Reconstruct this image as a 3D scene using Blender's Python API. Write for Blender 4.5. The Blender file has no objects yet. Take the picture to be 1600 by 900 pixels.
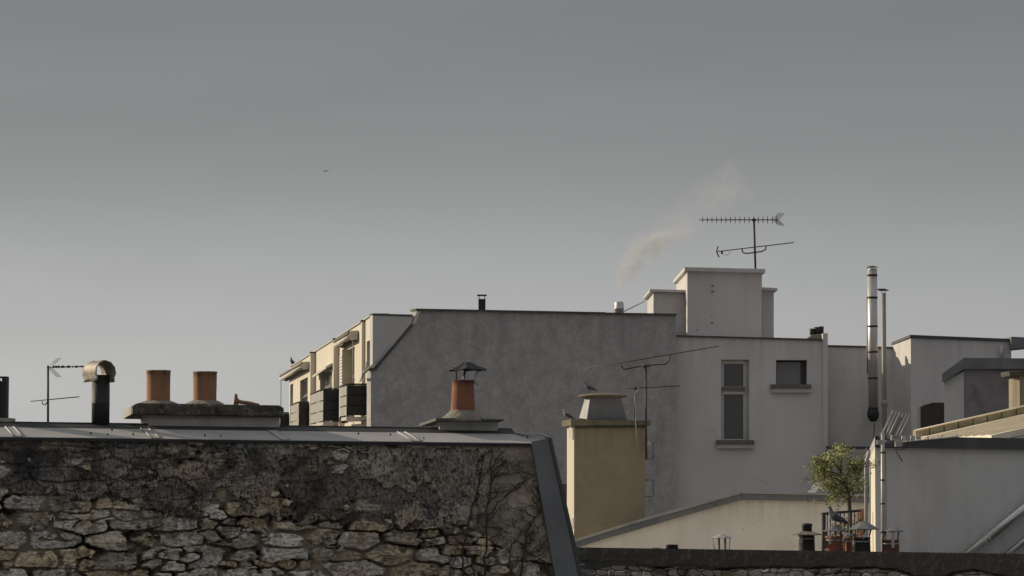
import bpy, bmesh, math, random
import numpy as np
from mathutils import Vector, Matrix, Euler
from mathutils.geometry import tessellate_polygon

R = math.radians
random.seed(7)
S = bpy.context.scene
COL = S.collection

# ------------------------------------------------------------------ camera
CAMZ = 16.0
F_PX = 1600 * 100.0 / 36.0
cd = bpy.data.cameras.new('camera')
cd.lens = 100.0; cd.sensor_width = 36.0
cd.clip_start = 0.5; cd.clip_end = 60000.0
cam = bpy.data.objects.new('camera', cd); COL.objects.link(cam)
cam.location = (0, 0, CAMZ)
PITCH = math.atan(275 / F_PX)
cam.rotation_euler = (math.pi / 2 + PITCH, 0, 0)
S.camera = cam
RM = Euler((math.pi / 2 + PITCH, 0, 0)).to_matrix()
CP = Vector((0, 0, CAMZ))

# ------------------------------------------------------------------ light
SUN_EL, SUN_AZ = 20.0, 64.0          # elevation; degrees from +Y (view direction) towards -X (left)
to_sun = Vector((-math.sin(R(SUN_AZ)) * math.cos(R(SUN_EL)), math.cos(R(SUN_AZ)) * math.cos(R(SUN_EL)), math.sin(R(SUN_EL))))
sl = bpy.data.lights.new('sun', 'SUN'); sl.energy = 4.3; sl.angle = R(0.5); sl.color = (1.0, 0.86, 0.64)
so = bpy.data.objects.new('sun', sl); COL.objects.link(so)
so.rotation_euler = to_sun.to_track_quat('Z', 'Y').to_euler()

W = bpy.data.worlds.new('World'); S.world = W; W.use_nodes = True
nt = W.node_tree; nt.nodes.clear()
def wn(t, **k):
    n = nt.nodes.new(t)
    for a, b in k.items(): setattr(n, a, b)
    return n
sky = wn('ShaderNodeTexSky', sky_type='NISHITA', sun_disc=False)
sky.sun_elevation = R(SUN_EL); sky.sun_rotation = R(-SUN_AZ); sky.air_density = 1.0; sky.dust_density = 1.0; sky.ozone_density = 1.2
hsv = wn('ShaderNodeHueSaturation'); hsv.inputs['Saturation'].default_value = 0.22
tc = wn('ShaderNodeTexCoord'); sep = wn('ShaderNodeSeparateXYZ')
rmp = wn('ShaderNodeValToRGB')
SKY = [(0.0, 0.97), (0.03, 0.90), (0.05, 0.82), (0.073, 0.72), (0.095, 0.59), (0.117, 0.495), (0.155, 0.435), (0.26, 0.47), (0.5, 0.86), (1.0, 1.2)]
el = rmp.color_ramp.elements
while len(el) < len(SKY): el.new(0.5)
for e, (p, v) in zip(el, SKY): e.position = p; e.color = (v, v, v, 1)
hz = wn('ShaderNodeMix', data_type='RGBA'); hz.inputs['Factor'].default_value = 0.65; hz.inputs['B'].default_value = (4.00, 4.04, 4.12, 1)
mul = wn('ShaderNodeMix', data_type='RGBA', blend_type='MULTIPLY'); mul.inputs['Factor'].default_value = 1.0
cm = wn('ShaderNodeMapping'); cm.inputs['Scale'].default_value = (1.6, 1.6, 7.0); L0 = nt.links.new; L0(tc.outputs['Generated'], cm.inputs['Vector'])
cn = wn('ShaderNodeTexNoise'); cn.inputs['Scale'].default_value = 2.6; cn.inputs['Detail'].default_value = 7; cn.inputs['Roughness'].default_value = 0.55; cn.inputs['Distortion'].default_value = 0.6; L0(cm.outputs[0], cn.inputs['Vector'])
cr_ = wn('ShaderNodeMapRange'); cr_.inputs['From Min'].default_value = 0.3; cr_.inputs['From Max'].default_value = 0.7; cr_.inputs['To Min'].default_value = 0.955; cr_.inputs['To Max'].default_value = 1.045; L0(cn.outputs['Fac'], cr_.inputs['Value'])
cv = wn('ShaderNodeVectorMath', operation='SCALE')
bg = wn('ShaderNodeBackground'); bg.inputs['Strength'].default_value = 0.115
out = wn('ShaderNodeOutputWorld')
L = nt.links.new
L(sky.outputs[0], hsv.inputs['Color']); L(tc.outputs['Generated'], sep.inputs[0]); L(sep.outputs['Z'], rmp.inputs[0])
L(hsv.outputs[0], hz.inputs['A']); L(hz.outputs['Result'], mul.inputs['A']); L(rmp.outputs[0], mul.inputs['B']); L(mul.outputs['Result'], cv.inputs[0]); L(cr_.outputs[0], cv.inputs['Scale']); L(cv.outputs[0], bg.inputs['Color']); L(bg.outputs[0], out.inputs[0])

S.view_settings.view_transform = 'Standard'; S.view_settings.look = 'None'
S.view_settings.exposure = 0.0; S.view_settings.gamma = 1.0; S.view_settings.use_curve_mapping = False

# ------------------------------------------------------------------ geometry helpers
def ray(px, py):
    return RM @ Vector(((px - 800) / F_PX, (450 - py) / F_PX, -1.0))
def at(px, py, Y):
    d = ray(px, py); return CP + d * (Y / d.y)
def proj(P):
    q = RM.transposed() @ (P - CP)
    return 800 + F_PX * q.x / -q.z, 450 - F_PX * q.y / -q.z

class Plane:
    """vertical plane through two plan points; n points outwards"""
    def __init__(s, A, B, out=None):
        s.A = Vector((A[0], A[1], 0)); s.d = (Vector((B[0], B[1], 0)) - s.A).normalized()
        s.n = Vector((s.d.y, -s.d.x, 0))
        if out is not None and s.n.dot(Vector(out)) < 0: s.n = -s.n
    def pt(s, px, py, off=0.0):
        d = ray(px, py); A = s.A + s.n * off
        return CP + d * ((A - CP).dot(s.n) / d.dot(s.n)) if True else None
def plane_px(px0, D0, px1, D1):
    a = at(px0, 725, D0); b = at(px1, 725, D1)
    return Plane(a, b, out=(0, -1, 0))
def front(Y): return Plane((-5, Y), (5, Y), out=(0, -1, 0))

class MB:
    def __init__(s): s.v = []; s.f = []; s.sm = []
    def face(s, pts, smooth=False):
        k = len(s.v); s.v += [Vector(p) for p in pts]; s.f.append(tuple(range(k, k + len(pts)))); s.sm.append(smooth)
    def mesh(s, vs, fs, smooth=False):
        k = len(s.v); s.v += [Vector(p) for p in vs]
        for f in fs: s.f.append(tuple(i + k for i in f)); s.sm.append(smooth)
        return s
    def prism(s, pts, ext):
        ext = Vector(ext); n = len(pts); pts = [Vector(p) for p in pts]
        vs = pts + [p + ext for p in pts]
        fs = [tuple(range(n)), tuple(range(2 * n - 1, n - 1, -1))]
        for i in range(n): j = (i + 1) % n; fs.append((i, i + n, j + n, j))
        return s.mesh(vs, fs)
    def holed(s, outline, holes, ext):
        """flat outline with holes, extruded by ext"""
        ext = Vector(ext); loops = [[Vector(p) for p in outline]] + [[Vector(p) for p in h] for h in holes]
        flat = [p for l in loops for p in l]; N = len(flat)
        tr = tessellate_polygon(loops)
        vs = flat + [p + ext for p in flat]; fs = []
        for t in tr: fs.append(tuple(t)); fs.append(tuple(i + N for i in reversed(t)))
        k = 0
        for l in loops:
            n = len(l)
            for i in range(n): j = (i + 1) % n; fs.append((k + i, k + i + N, k + j + N, k + j))
            k += n
        return s.mesh(vs, fs)
    def box(s, c, sx, sy, sz, rz=0.0, rot=None):
        c = Vector(c); M = rot if rot is not None else Matrix.Rotation(rz, 3, 'Z')
        vs = [c + M @ Vector((x * sx / 2, y * sy / 2, z * sz / 2)) for x in (-1, 1) for y in (-1, 1) for z in (-1, 1)]
        return s.mesh(vs, [(0, 1, 3, 2), (4, 6, 7, 5), (0, 4, 5, 1), (2, 3, 7, 6), (0, 2, 6, 4), (1, 5, 7, 3)])
    def tube(s, pts, rad, n=10, cap=True, smooth=True, flat=None):
        pts = [Vector(p) for p in pts]; m = len(pts)
        if not hasattr(rad, '__len__'): rad = [rad] * m
        up = None; vs = []
        for i, p in enumerate(pts):
            d = (pts[min(i + 1, m - 1)] - pts[max(i - 1, 0)]).normalized()
            if up is None:
                up = Vector((0, 0, 1)) if abs(d.z) < 0.9 else Vector((0, 1, 0))
            a = d.cross(up).normalized(); b = a.cross(d).normalized(); up = b
            r = rad[i]; ra, rb = r if hasattr(r, '__len__') else (r, r)
            for k in range(n):
                t = 2 * math.pi * k / n; vs.append(p + a * (ra * math.cos(t)) + b * (rb * math.sin(t)))
        fs = []
        for i in range(m - 1):
            for k in range(n):
                j = (k + 1) % n; fs.append((i * n + k, i * n + j, (i + 1) * n + j, (i + 1) * n + k))
        s.mesh(vs, fs, smooth)
        if cap: k0 = len(s.v) - m * n; s.f.append(tuple(range(k0 + n - 1, k0 - 1, -1))); s.sm.append(False); s.f.append(tuple(range(k0 + (m - 1) * n, k0 + m * n))); s.sm.append(False)
        return s
    def lathe(s, c, prof, n=24, smooth=True, rz=0.0, jit=0.0, close=True):
        """prof: list of (r, z) rel. to c"""
        c = Vector(c); vs = []
        for (r, z) in prof:
            for k in range(n):
                t = 2 * math.pi * k / n + rz; j = 1 + random.uniform(-jit, jit)
                vs.append(c + Vector((r * j * math.cos(t), r * j * math.sin(t), z + (random.uniform(-jit, jit) * r * .4 if jit else 0))))
        fs = []; m = len(prof)
        for i in range(m - 1):
            for k in range(n): j = (k + 1) % n; fs.append((i * n + k, i * n + j, (i + 1) * n + j, (i + 1) * n + k))
        s.mesh(vs, fs, smooth)
        if close:
            k0 = len(s.v) - m * n
            s.f.append(tuple(range(k0 + n - 1, k0 - 1, -1))); s.sm.append(False); s.f.append(tuple(range(k0 + (m - 1) * n, k0 + m * n))); s.sm.append(False)
        return s
    def build(s, name, mat, parent=None, fix=True, bevel=0.0):
        base = WPOS.get(parent.name, Vector()) if parent else Vector()
        me = bpy.data.meshes.new(name)
        if parent is None and s.v:
            xs = [v.x for v in s.v]; ys = [v.y for v in s.v]; zs = [v.z for v in s.v]
            base = Vector(((min(xs) + max(xs)) / 2, (min(ys) + max(ys)) / 2, min(zs)))
        me.from_pydata([tuple(v - base) for v in s.v], [], s.f)
        me.polygons.foreach_set('use_smooth', s.sm)
        if mat: me.materials.append(mat)
        if fix:
            bm = bmesh.new(); bm.from_mesh(me); bmesh.ops.remove_doubles(bm, verts=bm.verts, dist=1e-5)
            bmesh.ops.recalc_face_normals(bm, faces=bm.faces); bm.to_mesh(me); bm.free()
        o = bpy.data.objects.new(name, me); COL.objects.link(o)
        if parent: o.parent = parent; WPOS[o.name] = base
        else: o.location = base; WPOS[o.name] = base
        if bevel:
            b = o.modifiers.new('bevel', 'BEVEL'); b.width = bevel; b.segments = 2; b.limit_method = 'ANGLE'; b.angle_limit = R(40)
        return o
WPOS = {}
def thing(name, label, cat, loc, group=None):
    o = bpy.data.objects.new(name, None); COL.objects.link(o); o.location = loc; o.empty_display_size = 0.2
    o['label'] = label; o['category'] = cat
    if group: o['group'] = group
    WPOS[o.name] = Vector(loc); return o
def tag(o, label, cat, group=None, kind=None):
    if label: o['label'] = label
    if cat: o['category'] = cat
    if group: o['group'] = group
    if kind: o['kind'] = kind
    return o
def structure(o, cat=None, label=None):
    o['kind'] = 'structure'
    if label: o['label'] = label
    if cat: o['category'] = cat
    return o
def drop(P, z=0.0): return Vector((P.x, P.y, z))

# ------------------------------------------------------------------ materials
def nodes(name):
    m = bpy.data.materials.new(name); m.use_nodes = True; t = m.node_tree
    return m, t, t.nodes['Principled BSDF'], t.nodes['Material Output']
def mat(name, c, rough=0.85, metal=0.0, c2=None, blotch=1.2, mixamt=1.0, stain=None, stain_amt=0.5, stain_scale=1.0, streak=None, streak_amt=0.4,
        streak_scale=(5, 5, 0.35), grain=60.0, bump=0.15, bumpdist=0.01, fine=0.12, spec=0.3, rough_var=0.0, coarse_bump=0.0, coarse_scale=6.0, drip=None, crack=None):
    m, t, p, o = nodes(name); N = t.nodes.new; K = t.links.new
    tcn = N('ShaderNodeTexCoord'); src = tcn.outputs['Object']
    def noise(sc, det=6, vec=None, rough_=0.6):
        n = N('ShaderNodeTexNoise'); n.inputs['Scale'].default_value = sc; n.inputs['Detail'].default_value = det; n.inputs['Roughness'].default_value = rough_
        K(vec or src, n.inputs['Vector']); return n.outputs['Fac']
    def ramp(x, a, b):
        r = N('ShaderNodeMapRange'); r.inputs['From Min'].default_value = a; r.inputs['From Max'].default_value = b; K(x, r.inputs['Value']); return r.outputs[0]
    def mix(f, A, B, bt='MIX'):
        n = N('ShaderNodeMix'); n.data_type = 'RGBA'; n.blend_type = bt
        if hasattr(f, 'links') or not isinstance(f, (int, float)): K(f, n.inputs['Factor'])
        else: n.inputs['Factor'].default_value = f
        for s_, q in (('A', A), ('B', B)):
            if isinstance(q, tuple): n.inputs[s_].default_value = (*q, 1)
            else: K(q, n.inputs[s_])
        return n.outputs['Result']
    def scale(x, k):
        n = N('ShaderNodeMath'); n.operation = 'MULTIPLY'; n.inputs[1].default_value = k; K(x, n.inputs[0]); return n.outputs[0]
    c2 = c2 or tuple(x * 0.86 for x in c)
    colr = mix(scale(ramp(noise(blotch), 0.35, 0.68), mixamt), c, c2)
    if stain:
        colr = mix(scale(ramp(noise(stain_scale, 8, rough_=0.7), 0.52, 0.75), stain_amt), colr, stain)
    if streak:
        mp = N('ShaderNodeMapping'); mp.inputs['Scale'].default_value = streak_scale; K(src, mp.inputs['Vector'])
        colr = mix(scale(ramp(noise(1.0, 4, mp.outputs[0]), 0.5, 0.8), streak_amt), colr, streak)
    if drip:      # weather stains running down from an edge: (z where they fade, z of the edge, amount, colour, column width)
        sp_ = N('ShaderNodeSeparateXYZ'); K(src, sp_.inputs[0])
        mp = N('ShaderNodeMapping'); mp.inputs['Scale'].default_value = (drip[4], drip[4], 0.18); K(src, mp.inputs['Vector'])
        cols = ramp(noise(1.0, 5, mp.outputs[0], 0.65), 0.42, 0.66); hgt_ = ramp(sp_.outputs['Z'], drip[0], drip[1])
        m2 = N('ShaderNodeMath'); m2.operation = 'MULTIPLY'; K(cols, m2.inputs[0]); K(hgt_, m2.inputs[1])
        colr = mix(scale(m2.outputs[0], drip[2]), colr, drip[3])
    if crack:     # sparse hairline cracks: (cell scale, width, amount)
        wv = N('ShaderNodeTexNoise'); wv.inputs['Scale'].default_value = crack[0] * 2.5; wv.inputs['Detail'].default_value = 5; K(src, wv.inputs['Vector'])
        ad = N('ShaderNodeMix'); ad.data_type = 'RGBA'; ad.blend_type = 'LINEAR_LIGHT'; ad.inputs['Factor'].default_value = 0.35; K(src, ad.inputs['A']); K(wv.outputs['Color'], ad.inputs['B'])
        vo = N('ShaderNodeTexVoronoi'); vo.feature = 'DISTANCE_TO_EDGE'; vo.inputs['Scale'].default_value = crack[0]; K(ad.outputs['Result'], vo.inputs['Vector'])
        ln = N('ShaderNodeMapRange'); ln.inputs['From Min'].default_value = 0.0; ln.inputs['From Max'].default_value = crack[1]; ln.inputs['To Min'].default_value = 1; ln.inputs['To Max'].default_value = 0; K(vo.outputs['Distance'], ln.inputs['Value'])
        m3 = N('ShaderNodeMath'); m3.operation = 'MULTIPLY'; K(ln.outputs[0], m3.inputs[0]); K(ramp(noise(crack[0] * .9, 2), 0.48, 0.6), m3.inputs[1])
        colr = mix(scale(m3.outputs[0], crack[2]), colr, tuple(x * 0.35 for x in c))
    fn = ramp(noise(grain, 4), 0.3, 0.7)
    colr = mix(scale(fn, fine), colr, tuple(x * 0.35 for x in c))
    K(colr, p.inputs['Base Color'])
    p.inputs['Roughness'].default_value = rough; p.inputs['Metallic'].default_value = metal
    p.inputs['Specular IOR Level'].default_value = spec
    if rough_var:
        r = N('ShaderNodeMapRange'); r.inputs['To Min'].default_value = max(0.05, rough - rough_var); r.inputs['To Max'].default_value = min(1, rough + rough_var)
        K(noise(3.0), r.inputs['Value']); K(r.outputs[0], p.inputs['Roughness'])
    if bump:
        b = N('ShaderNodeBump'); b.inputs['Strength'].default_value = bump; b.inputs['Distance'].default_value = bumpdist
        K(noise(grain, 5), b.inputs['Height'])
        last = b
        if coarse_bump:
            b2 = N('ShaderNodeBump'); b2.inputs['Strength'].default_value = coarse_bump; b2.inputs['Distance'].default_value = 0.05
            K(noise(coarse_scale, 3), b2.inputs['Height']); K(b.outputs[0], b2.inputs['Normal']); last = b2
        K(last.outputs[0], p.inputs['Normal'])
    return m

M = {}
M['render_grey'] = mat('rough_grey_render', (0.485, 0.465, 0.462), 0.95, c2=(0.375, 0.36, 0.357), blotch=2.6, stain=(0.60, 0.58, 0.57), stain_amt=0.55, stain_scale=1.1,
                       streak=(0.22, 0.21, 0.215), streak_amt=0.45, streak_scale=(1.6, 1.6, 0.6), grain=9, bump=0.5, bumpdist=0.03, fine=0.36, drip=(18.9, 20.6, 0.6, (0.22, 0.215, 0.22), 2.2), crack=(0.45, 0.008, 0.4))
M['white_wall'] = mat('offwhite_wall_paint', (0.67, 0.642, 0.63), 0.9, c2=(0.57, 0.55, 0.545), blotch=0.35, streak=(0.44, 0.41, 0.38), streak_amt=0.35, streak_scale=(1.6, 1.6, 0.12), grain=40, bump=0.12, fine=0.08, drip=(18.6, 19.95, 0.5, (0.38, 0.36, 0.34), 3.0), crack=(0.35, 0.006, 0.5))
M['annexe_wall'] = mat('weathered_cream_paint', (0.66, 0.64, 0.62), 0.9, c2=(0.56, 0.54, 0.52), blotch=0.3, streak=(0.30, 0.27, 0.25), streak_amt=0.5, streak_scale=(1.0, 1.0, 0.25), grain=40, bump=0.1, fine=0.08)
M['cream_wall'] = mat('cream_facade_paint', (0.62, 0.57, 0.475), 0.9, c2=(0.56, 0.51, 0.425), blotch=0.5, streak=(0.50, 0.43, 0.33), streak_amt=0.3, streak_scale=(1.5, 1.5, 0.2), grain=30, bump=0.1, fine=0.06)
M['beige_wall'] = mat('beige_gable_paint', (0.86, 0.81, 0.735), 0.9, c2=(0.80, 0.75, 0.68), blotch=0.8, stain=(0.50, 0.43, 0.33), stain_amt=0.3, stain_scale=0.9, streak=(0.58, 0.51, 0.41), streak_amt=0.4, streak_scale=(2.5, 2.5, 0.3), grain=40, bump=0.1, fine=0.08, drip=(14.6, 15.3, 0.55, (0.45, 0.38, 0.30), 4.0), crack=(0.8, 0.006, 0.6))
M['tower_wall'] = mat('penthouse_wall_paint', (0.54, 0.525, 0.515), 0.9, c2=(0.50, 0.485, 0.475), blotch=0.5, streak=(0.42, 0.39, 0.37), streak_amt=0.3, streak_scale=(2, 2, 0.2), grain=40, bump=0.08, fine=0.07, drip=(20.4, 22.1, 0.4, (0.36, 0.33, 0.31), 3.0), crack=(0.4, 0.006, 0.5))
M['near_wall'] = mat('stained_offwhite_render', (0.60, 0.59, 0.58), 0.9, c2=(0.53, 0.52, 0.515), blotch=0.9, stain=(0.40, 0.38, 0.37), stain_amt=0.35, stain_scale=0.8, streak=(0.34, 0.325, 0.315), streak_amt=0.65, streak_scale=(1.7, 1.7, 0.3), grain=35, bump=0.15, fine=0.08)
M['chimney_render'] = mat('tan_chimney_render', (0.35, 0.295, 0.21), 0.95, c2=(0.295, 0.25, 0.18), blotch=2.0, stain=(0.28, 0.235, 0.165), stain_amt=0.5, stain_scale=2.4, streak=(0.24, 0.2, 0.15), streak_amt=0.2, grain=45, bump=0.5, bumpdist=0.015, fine=0.35, drip=(16.1, 16.95, 0.65, (0.13, 0.11, 0.08), 5.0), crack=(1.1, 0.006, 0.6))
M['zinc'] = mat('weathered_zinc', (0.20, 0.205, 0.215), 0.5, metal=0.35, c2=(0.15, 0.155, 0.165), blotch=2.5, streak=(0.30, 0.31, 0.32), streak_amt=0.35, streak_scale=(6, 6, 1.0), grain=25, bump=0.06, fine=0.08, rough_var=0.12)
M['zinc_coping'] = mat('pale_oxidised_zinc_coping', (0.38, 0.37, 0.36), 0.85, metal=0.0, spec=0.08, c2=(0.30, 0.295, 0.29), blotch=2.2, streak=(0.42, 0.42, 0.42), streak_amt=0.4, streak_scale=(5, 5, 1.0), grain=25, bump=0.05, fine=0.1, rough_var=0.12)
M['lead_black'] = mat('black_enamel', (0.022, 0.022, 0.023), 0.8, fine=0.05)
M['lead_dark'] = mat('blackened_lead', (0.030, 0.031, 0.034), 0.75, c2=(0.045, 0.045, 0.048), blotch=3, grain=30, bump=0.1, fine=0.15)
M['zinc_light'] = mat('pale_zinc', (0.40, 0.395, 0.385), 0.6, metal=0.15, c2=(0.33, 0.33, 0.325), blotch=3, stain=(0.22, 0.22, 0.22), stain_amt=0.5, stain_scale=3.0, grain=25, bump=0.06, fine=0.1, rough_var=0.1)
M['slate_edge'] = mat('dark_roof_edge', (0.075, 0.073, 0.072), 0.8, c2=(0.12, 0.11, 0.10), blotch=3, grain=30, bump=0.2, fine=0.2)
M['zinc_dark'] = mat('dark_zinc_fascia', (0.075, 0.077, 0.08), 0.65, metal=0.1, c2=(0.10, 0.10, 0.102), blotch=2, streak=(0.17, 0.17, 0.17), streak_amt=0.3, grain=30, bump=0.08, fine=0.1)
M['concrete_cap'] = mat('weathered_concrete', (0.24, 0.22, 0.185), 0.95, c2=(0.15, 0.135, 0.11), blotch=3.5, stain=(0.045, 0.043, 0.038), stain_amt=0.95, stain_scale=5.0, grain=50, bump=0.6, bumpdist=0.02, fine=0.35, coarse_bump=0.5, coarse_scale=9)
M['cap_tan'] = mat('mossy_chimney_cap', (0.21, 0.18, 0.125), 0.95, c2=(0.12, 0.105, 0.08), blotch=3, grain=50, bump=0.4, fine=0.3)
M['mossy_cap'] = mat('soot_black_slab', (0.06, 0.056, 0.048), 0.95, c2=(0.13, 0.12, 0.095), blotch=6, stain=(0.46, 0.43, 0.36), stain_amt=0.95, stain_scale=9.0, grain=60, bump=0.7, bumpdist=0.02, fine=0.4, coarse_bump=0.6, coarse_scale=12)
M['stack_plaster'] = mat('grey_stack_plaster', (0.46, 0.44, 0.40), 0.95, c2=(0.34, 0.325, 0.29), blotch=3, streak=(0.16, 0.15, 0.125), streak_amt=0.5, streak_scale=(9, 9, 1.5), grain=40, bump=0.3, fine=0.2)
M['mortar'] = mat('pale_mortar', (0.33, 0.31, 0.26), 0.95, c2=(0.20, 0.185, 0.155), blotch=8, stain=(0.10, 0.095, 0.08), stain_amt=0.6, stain_scale=12, grain=60, bump=0.8, bumpdist=0.02, fine=0.35, coarse_bump=0.7, coarse_scale=18)
M['terracotta'] = mat('terracotta', (0.30, 0.12, 0.07), 0.85, c2=(0.20, 0.085, 0.055), drip=(16.82, 16.93, 0.95, (0.03, 0.022, 0.018), 30.0), blotch=5, stain=(0.20, 0.12, 0.08), stain_amt=0.45, stain_scale=7, grain=50, bump=0.15, fine=0.15)
M['terracotta_buff'] = mat('buff_terracotta', (0.40, 0.20, 0.105), 0.85, c2=(0.27, 0.145, 0.09), drip=(16.84, 16.99, 0.95, (0.035, 0.026, 0.02), 22.0), blotch=4, stain=(0.19, 0.13, 0.09), stain_amt=0.6, stain_scale=6, streak=(0.45, 0.22, 0.10), streak_amt=0.5, streak_scale=(12, 12, 2), grain=50, bump=0.2, fine=0.18)
M['terracotta_dark'] = mat('sooty_terracotta', (0.17, 0.075, 0.052), 0.85, c2=(0.11, 0.055, 0.042), blotch=6, grain=50, bump=0.15, fine=0.15)
M['black_pipe'] = mat('sooty_black_metal', (0.028, 0.028, 0.03), 0.65, c2=(0.04, 0.037, 0.034), blotch=4, grain=40, bump=0.1, fine=0.1, rough_var=0.15)
M['rust_sheet'] = mat('rusty_galvanised_sheet', (0.30, 0.275, 0.245), 0.6, metal=0.3, c2=(0.17, 0.14, 0.115), blotch=6, stain=(0.12, 0.07, 0.04), stain_amt=0.8, stain_scale=9, streak=(0.42, 0.37, 0.29), streak_amt=0.5, streak_scale=(30, 30, 2), grain=60, bump=0.3, fine=0.2)
M['cowl_sheet'] = mat('galvanised_cowl_sheet', (0.26, 0.265, 0.27), 0.5, metal=0.5, c2=(0.15, 0.15, 0.15), blotch=6, stain=(0.09, 0.08, 0.07), stain_amt=0.6, stain_scale=8, grain=50, bump=0.15, fine=0.15, rough_var=0.15)
M['steel'] = mat('stainless_flue_steel', (0.55, 0.54, 0.53), 0.42, metal=0.5, c2=(0.45, 0.44, 0.42), blotch=2, streak=(0.25, 0.21, 0.18), streak_amt=0.5, streak_scale=(12, 12, 0.6), grain=20, bump=0.03, fine=0.05, rough_var=0.12)
M['steel_bright'] = mat('bright_stainless_pipe', (0.62, 0.61, 0.60), 0.28, metal=0.9, c2=(0.52, 0.51, 0.49), blotch=2, grain=20, bump=0.02, fine=0.04, rough_var=0.08)
M['pipe_grey'] = mat('grey_painted_pipe', (0.36, 0.34, 0.325), 0.6, c2=(0.30, 0.28, 0.26), blotch=2, streak=(0.2, 0.18, 0.16), streak_amt=0.5, grain=40, bump=0.08, fine=0.1)
M['dark_band'] = mat('dark_clamp_metal', (0.06, 0.055, 0.05), 0.6, metal=0.3, blotch=5, fine=0.1)
M['antenna'] = mat('tarnished_antenna_metal', (0.045, 0.042, 0.04), 0.6, metal=0.2, c2=(0.07, 0.064, 0.06), blotch=6, fine=0.1, bump=0)
M['antenna_light'] = mat('pale_aluminium_antenna', (0.50, 0.48, 0.45), 0.5, metal=0.3, c2=(0.38, 0.36, 0.33), blotch=12, fine=0.1, bump=0)
M['frame_white'] = mat('old_white_window_paint', (0.64, 0.61, 0.575), 0.7, c2=(0.52, 0.495, 0.46), blotch=3, fine=0.1)
M['sill'] = mat('stained_stone_sill', (0.52, 0.49, 0.46), 0.9, c2=(0.42, 0.39, 0.36), blotch=3, stain=(0.16, 0.15, 0.14), stain_amt=0.4, stain_scale=3, fine=0.15)
M['sill_top'] = mat('mossy_sill_top', (0.15, 0.14, 0.13), 0.95, c2=(0.22, 0.2, 0.18), blotch=6, grain=60, bump=0.4, fine=0.3)
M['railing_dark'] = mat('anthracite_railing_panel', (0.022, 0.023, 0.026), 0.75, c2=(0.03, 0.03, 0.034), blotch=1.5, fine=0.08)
M['railing_lit'] = mat('lit_grey_railing_panel', (0.33, 0.325, 0.30), 0.6, c2=(0.29, 0.285, 0.265), blotch=1.5, streak=(0.22, 0.21, 0.2), streak_amt=0.3, fine=0.08)  # side panels: grazing sun reflection put into a lighter grey
M['awning_dark'] = mat('dark_awning_hood', (0.06, 0.057, 0.055), 0.6, blotch=2, fine=0.1)
M['awning_cream'] = mat('cream_awning_cassette', (0.52, 0.48, 0.42), 0.6, c2=(0.45, 0.41, 0.36), blotch=2, fine=0.1)
M['shutter'] = mat('greenish_cream_shutter', (0.42, 0.40, 0.29), 0.7, c2=(0.37, 0.35, 0.26), blotch=2, fine=0.1)
M['brick'] = mat('dark_red_brick', (0.22, 0.12, 0.09), 0.9, c2=(0.15, 0.085, 0.065), blotch=6, stain=(0.25, 0.2, 0.16), stain_amt=0.4, stain_scale=10, grain=30, bump=0.4, fine=0.3)
M['asphalt'] = mat('asphalt_ground', (0.055, 0.054, 0.052), 0.95, c2=(0.07, 0.068, 0.064), blotch=0.1, grain=10, bump=0.2, fine=0.3)
M['tile_buff'] = mat('sunbleached_roof_tile', (0.34, 0.31, 0.22), 0.9, c2=(0.22, 0.20, 0.14), blotch=3, stain=(0.2, 0.18, 0.12), stain_amt=0.5, stain_scale=4, grain=30, bump=0.3, fine=0.2)
M['roof_pale'] = mat('pale_coated_roof_sheet', (0.88, 0.79, 0.62), 0.75, c2=(0.80, 0.71, 0.55), blotch=1.5, streak=(0.35, 0.31, 0.26), streak_amt=0.5, streak_scale=(0.6, 6, 6), grain=30, bump=0.1, fine=0.1)
M['cement'] = mat('dark_cement_coping', (0.105, 0.098, 0.088), 0.95, c2=(0.075, 0.07, 0.064), blotch=2.0, stain=(0.19, 0.175, 0.15), stain_amt=0.45, stain_scale=5, grain=50, bump=0.5, bumpdist=0.01, fine=0.3)
M['bark'] = mat('grey_brown_bark', (0.10, 0.075, 0.055), 0.95, c2=(0.06, 0.05, 0.04), blotch=10, grain=60, bump=0.5, fine=0.3)
M['vine'] = mat('bare_vine_stem', (0.045, 0.036, 0.028), 0.95, c2=(0.07, 0.055, 0.04), blotch=12, fine=0.2)
M['pigeon'] = mat('grey_pigeon_feathers', (0.15, 0.155, 0.175), 0.8, c2=(0.10, 0.105, 0.12), blotch=9, fine=0.15)
M['pigeon_pale'] = mat('pale_pigeon_feathers', (0.36, 0.36, 0.38), 0.8, c2=(0.22, 0.22, 0.24), blotch=12, fine=0.15)
M['pigeon_wing'] = mat('dark_wing_feathers', (0.085, 0.088, 0.10), 0.8, c2=(0.05, 0.052, 0.06), blotch=14, fine=0.2)
M['eye'] = mat('orange_pigeon_eye', (0.35, 0.12, 0.02), 0.3, fine=0, bump=0)
M['jet'] = mat('airliner_paint', (0.25, 0.25, 0.27), 0.5, fine=0, bump=0)
M['wire'] = mat('black_cable', (0.02, 0.02, 0.02), 0.7, fine=0, bump=0)
M['wire_pale'] = mat('pale_cable', (0.5, 0.5, 0.5), 0.7, fine=0, bump=0)

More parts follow.
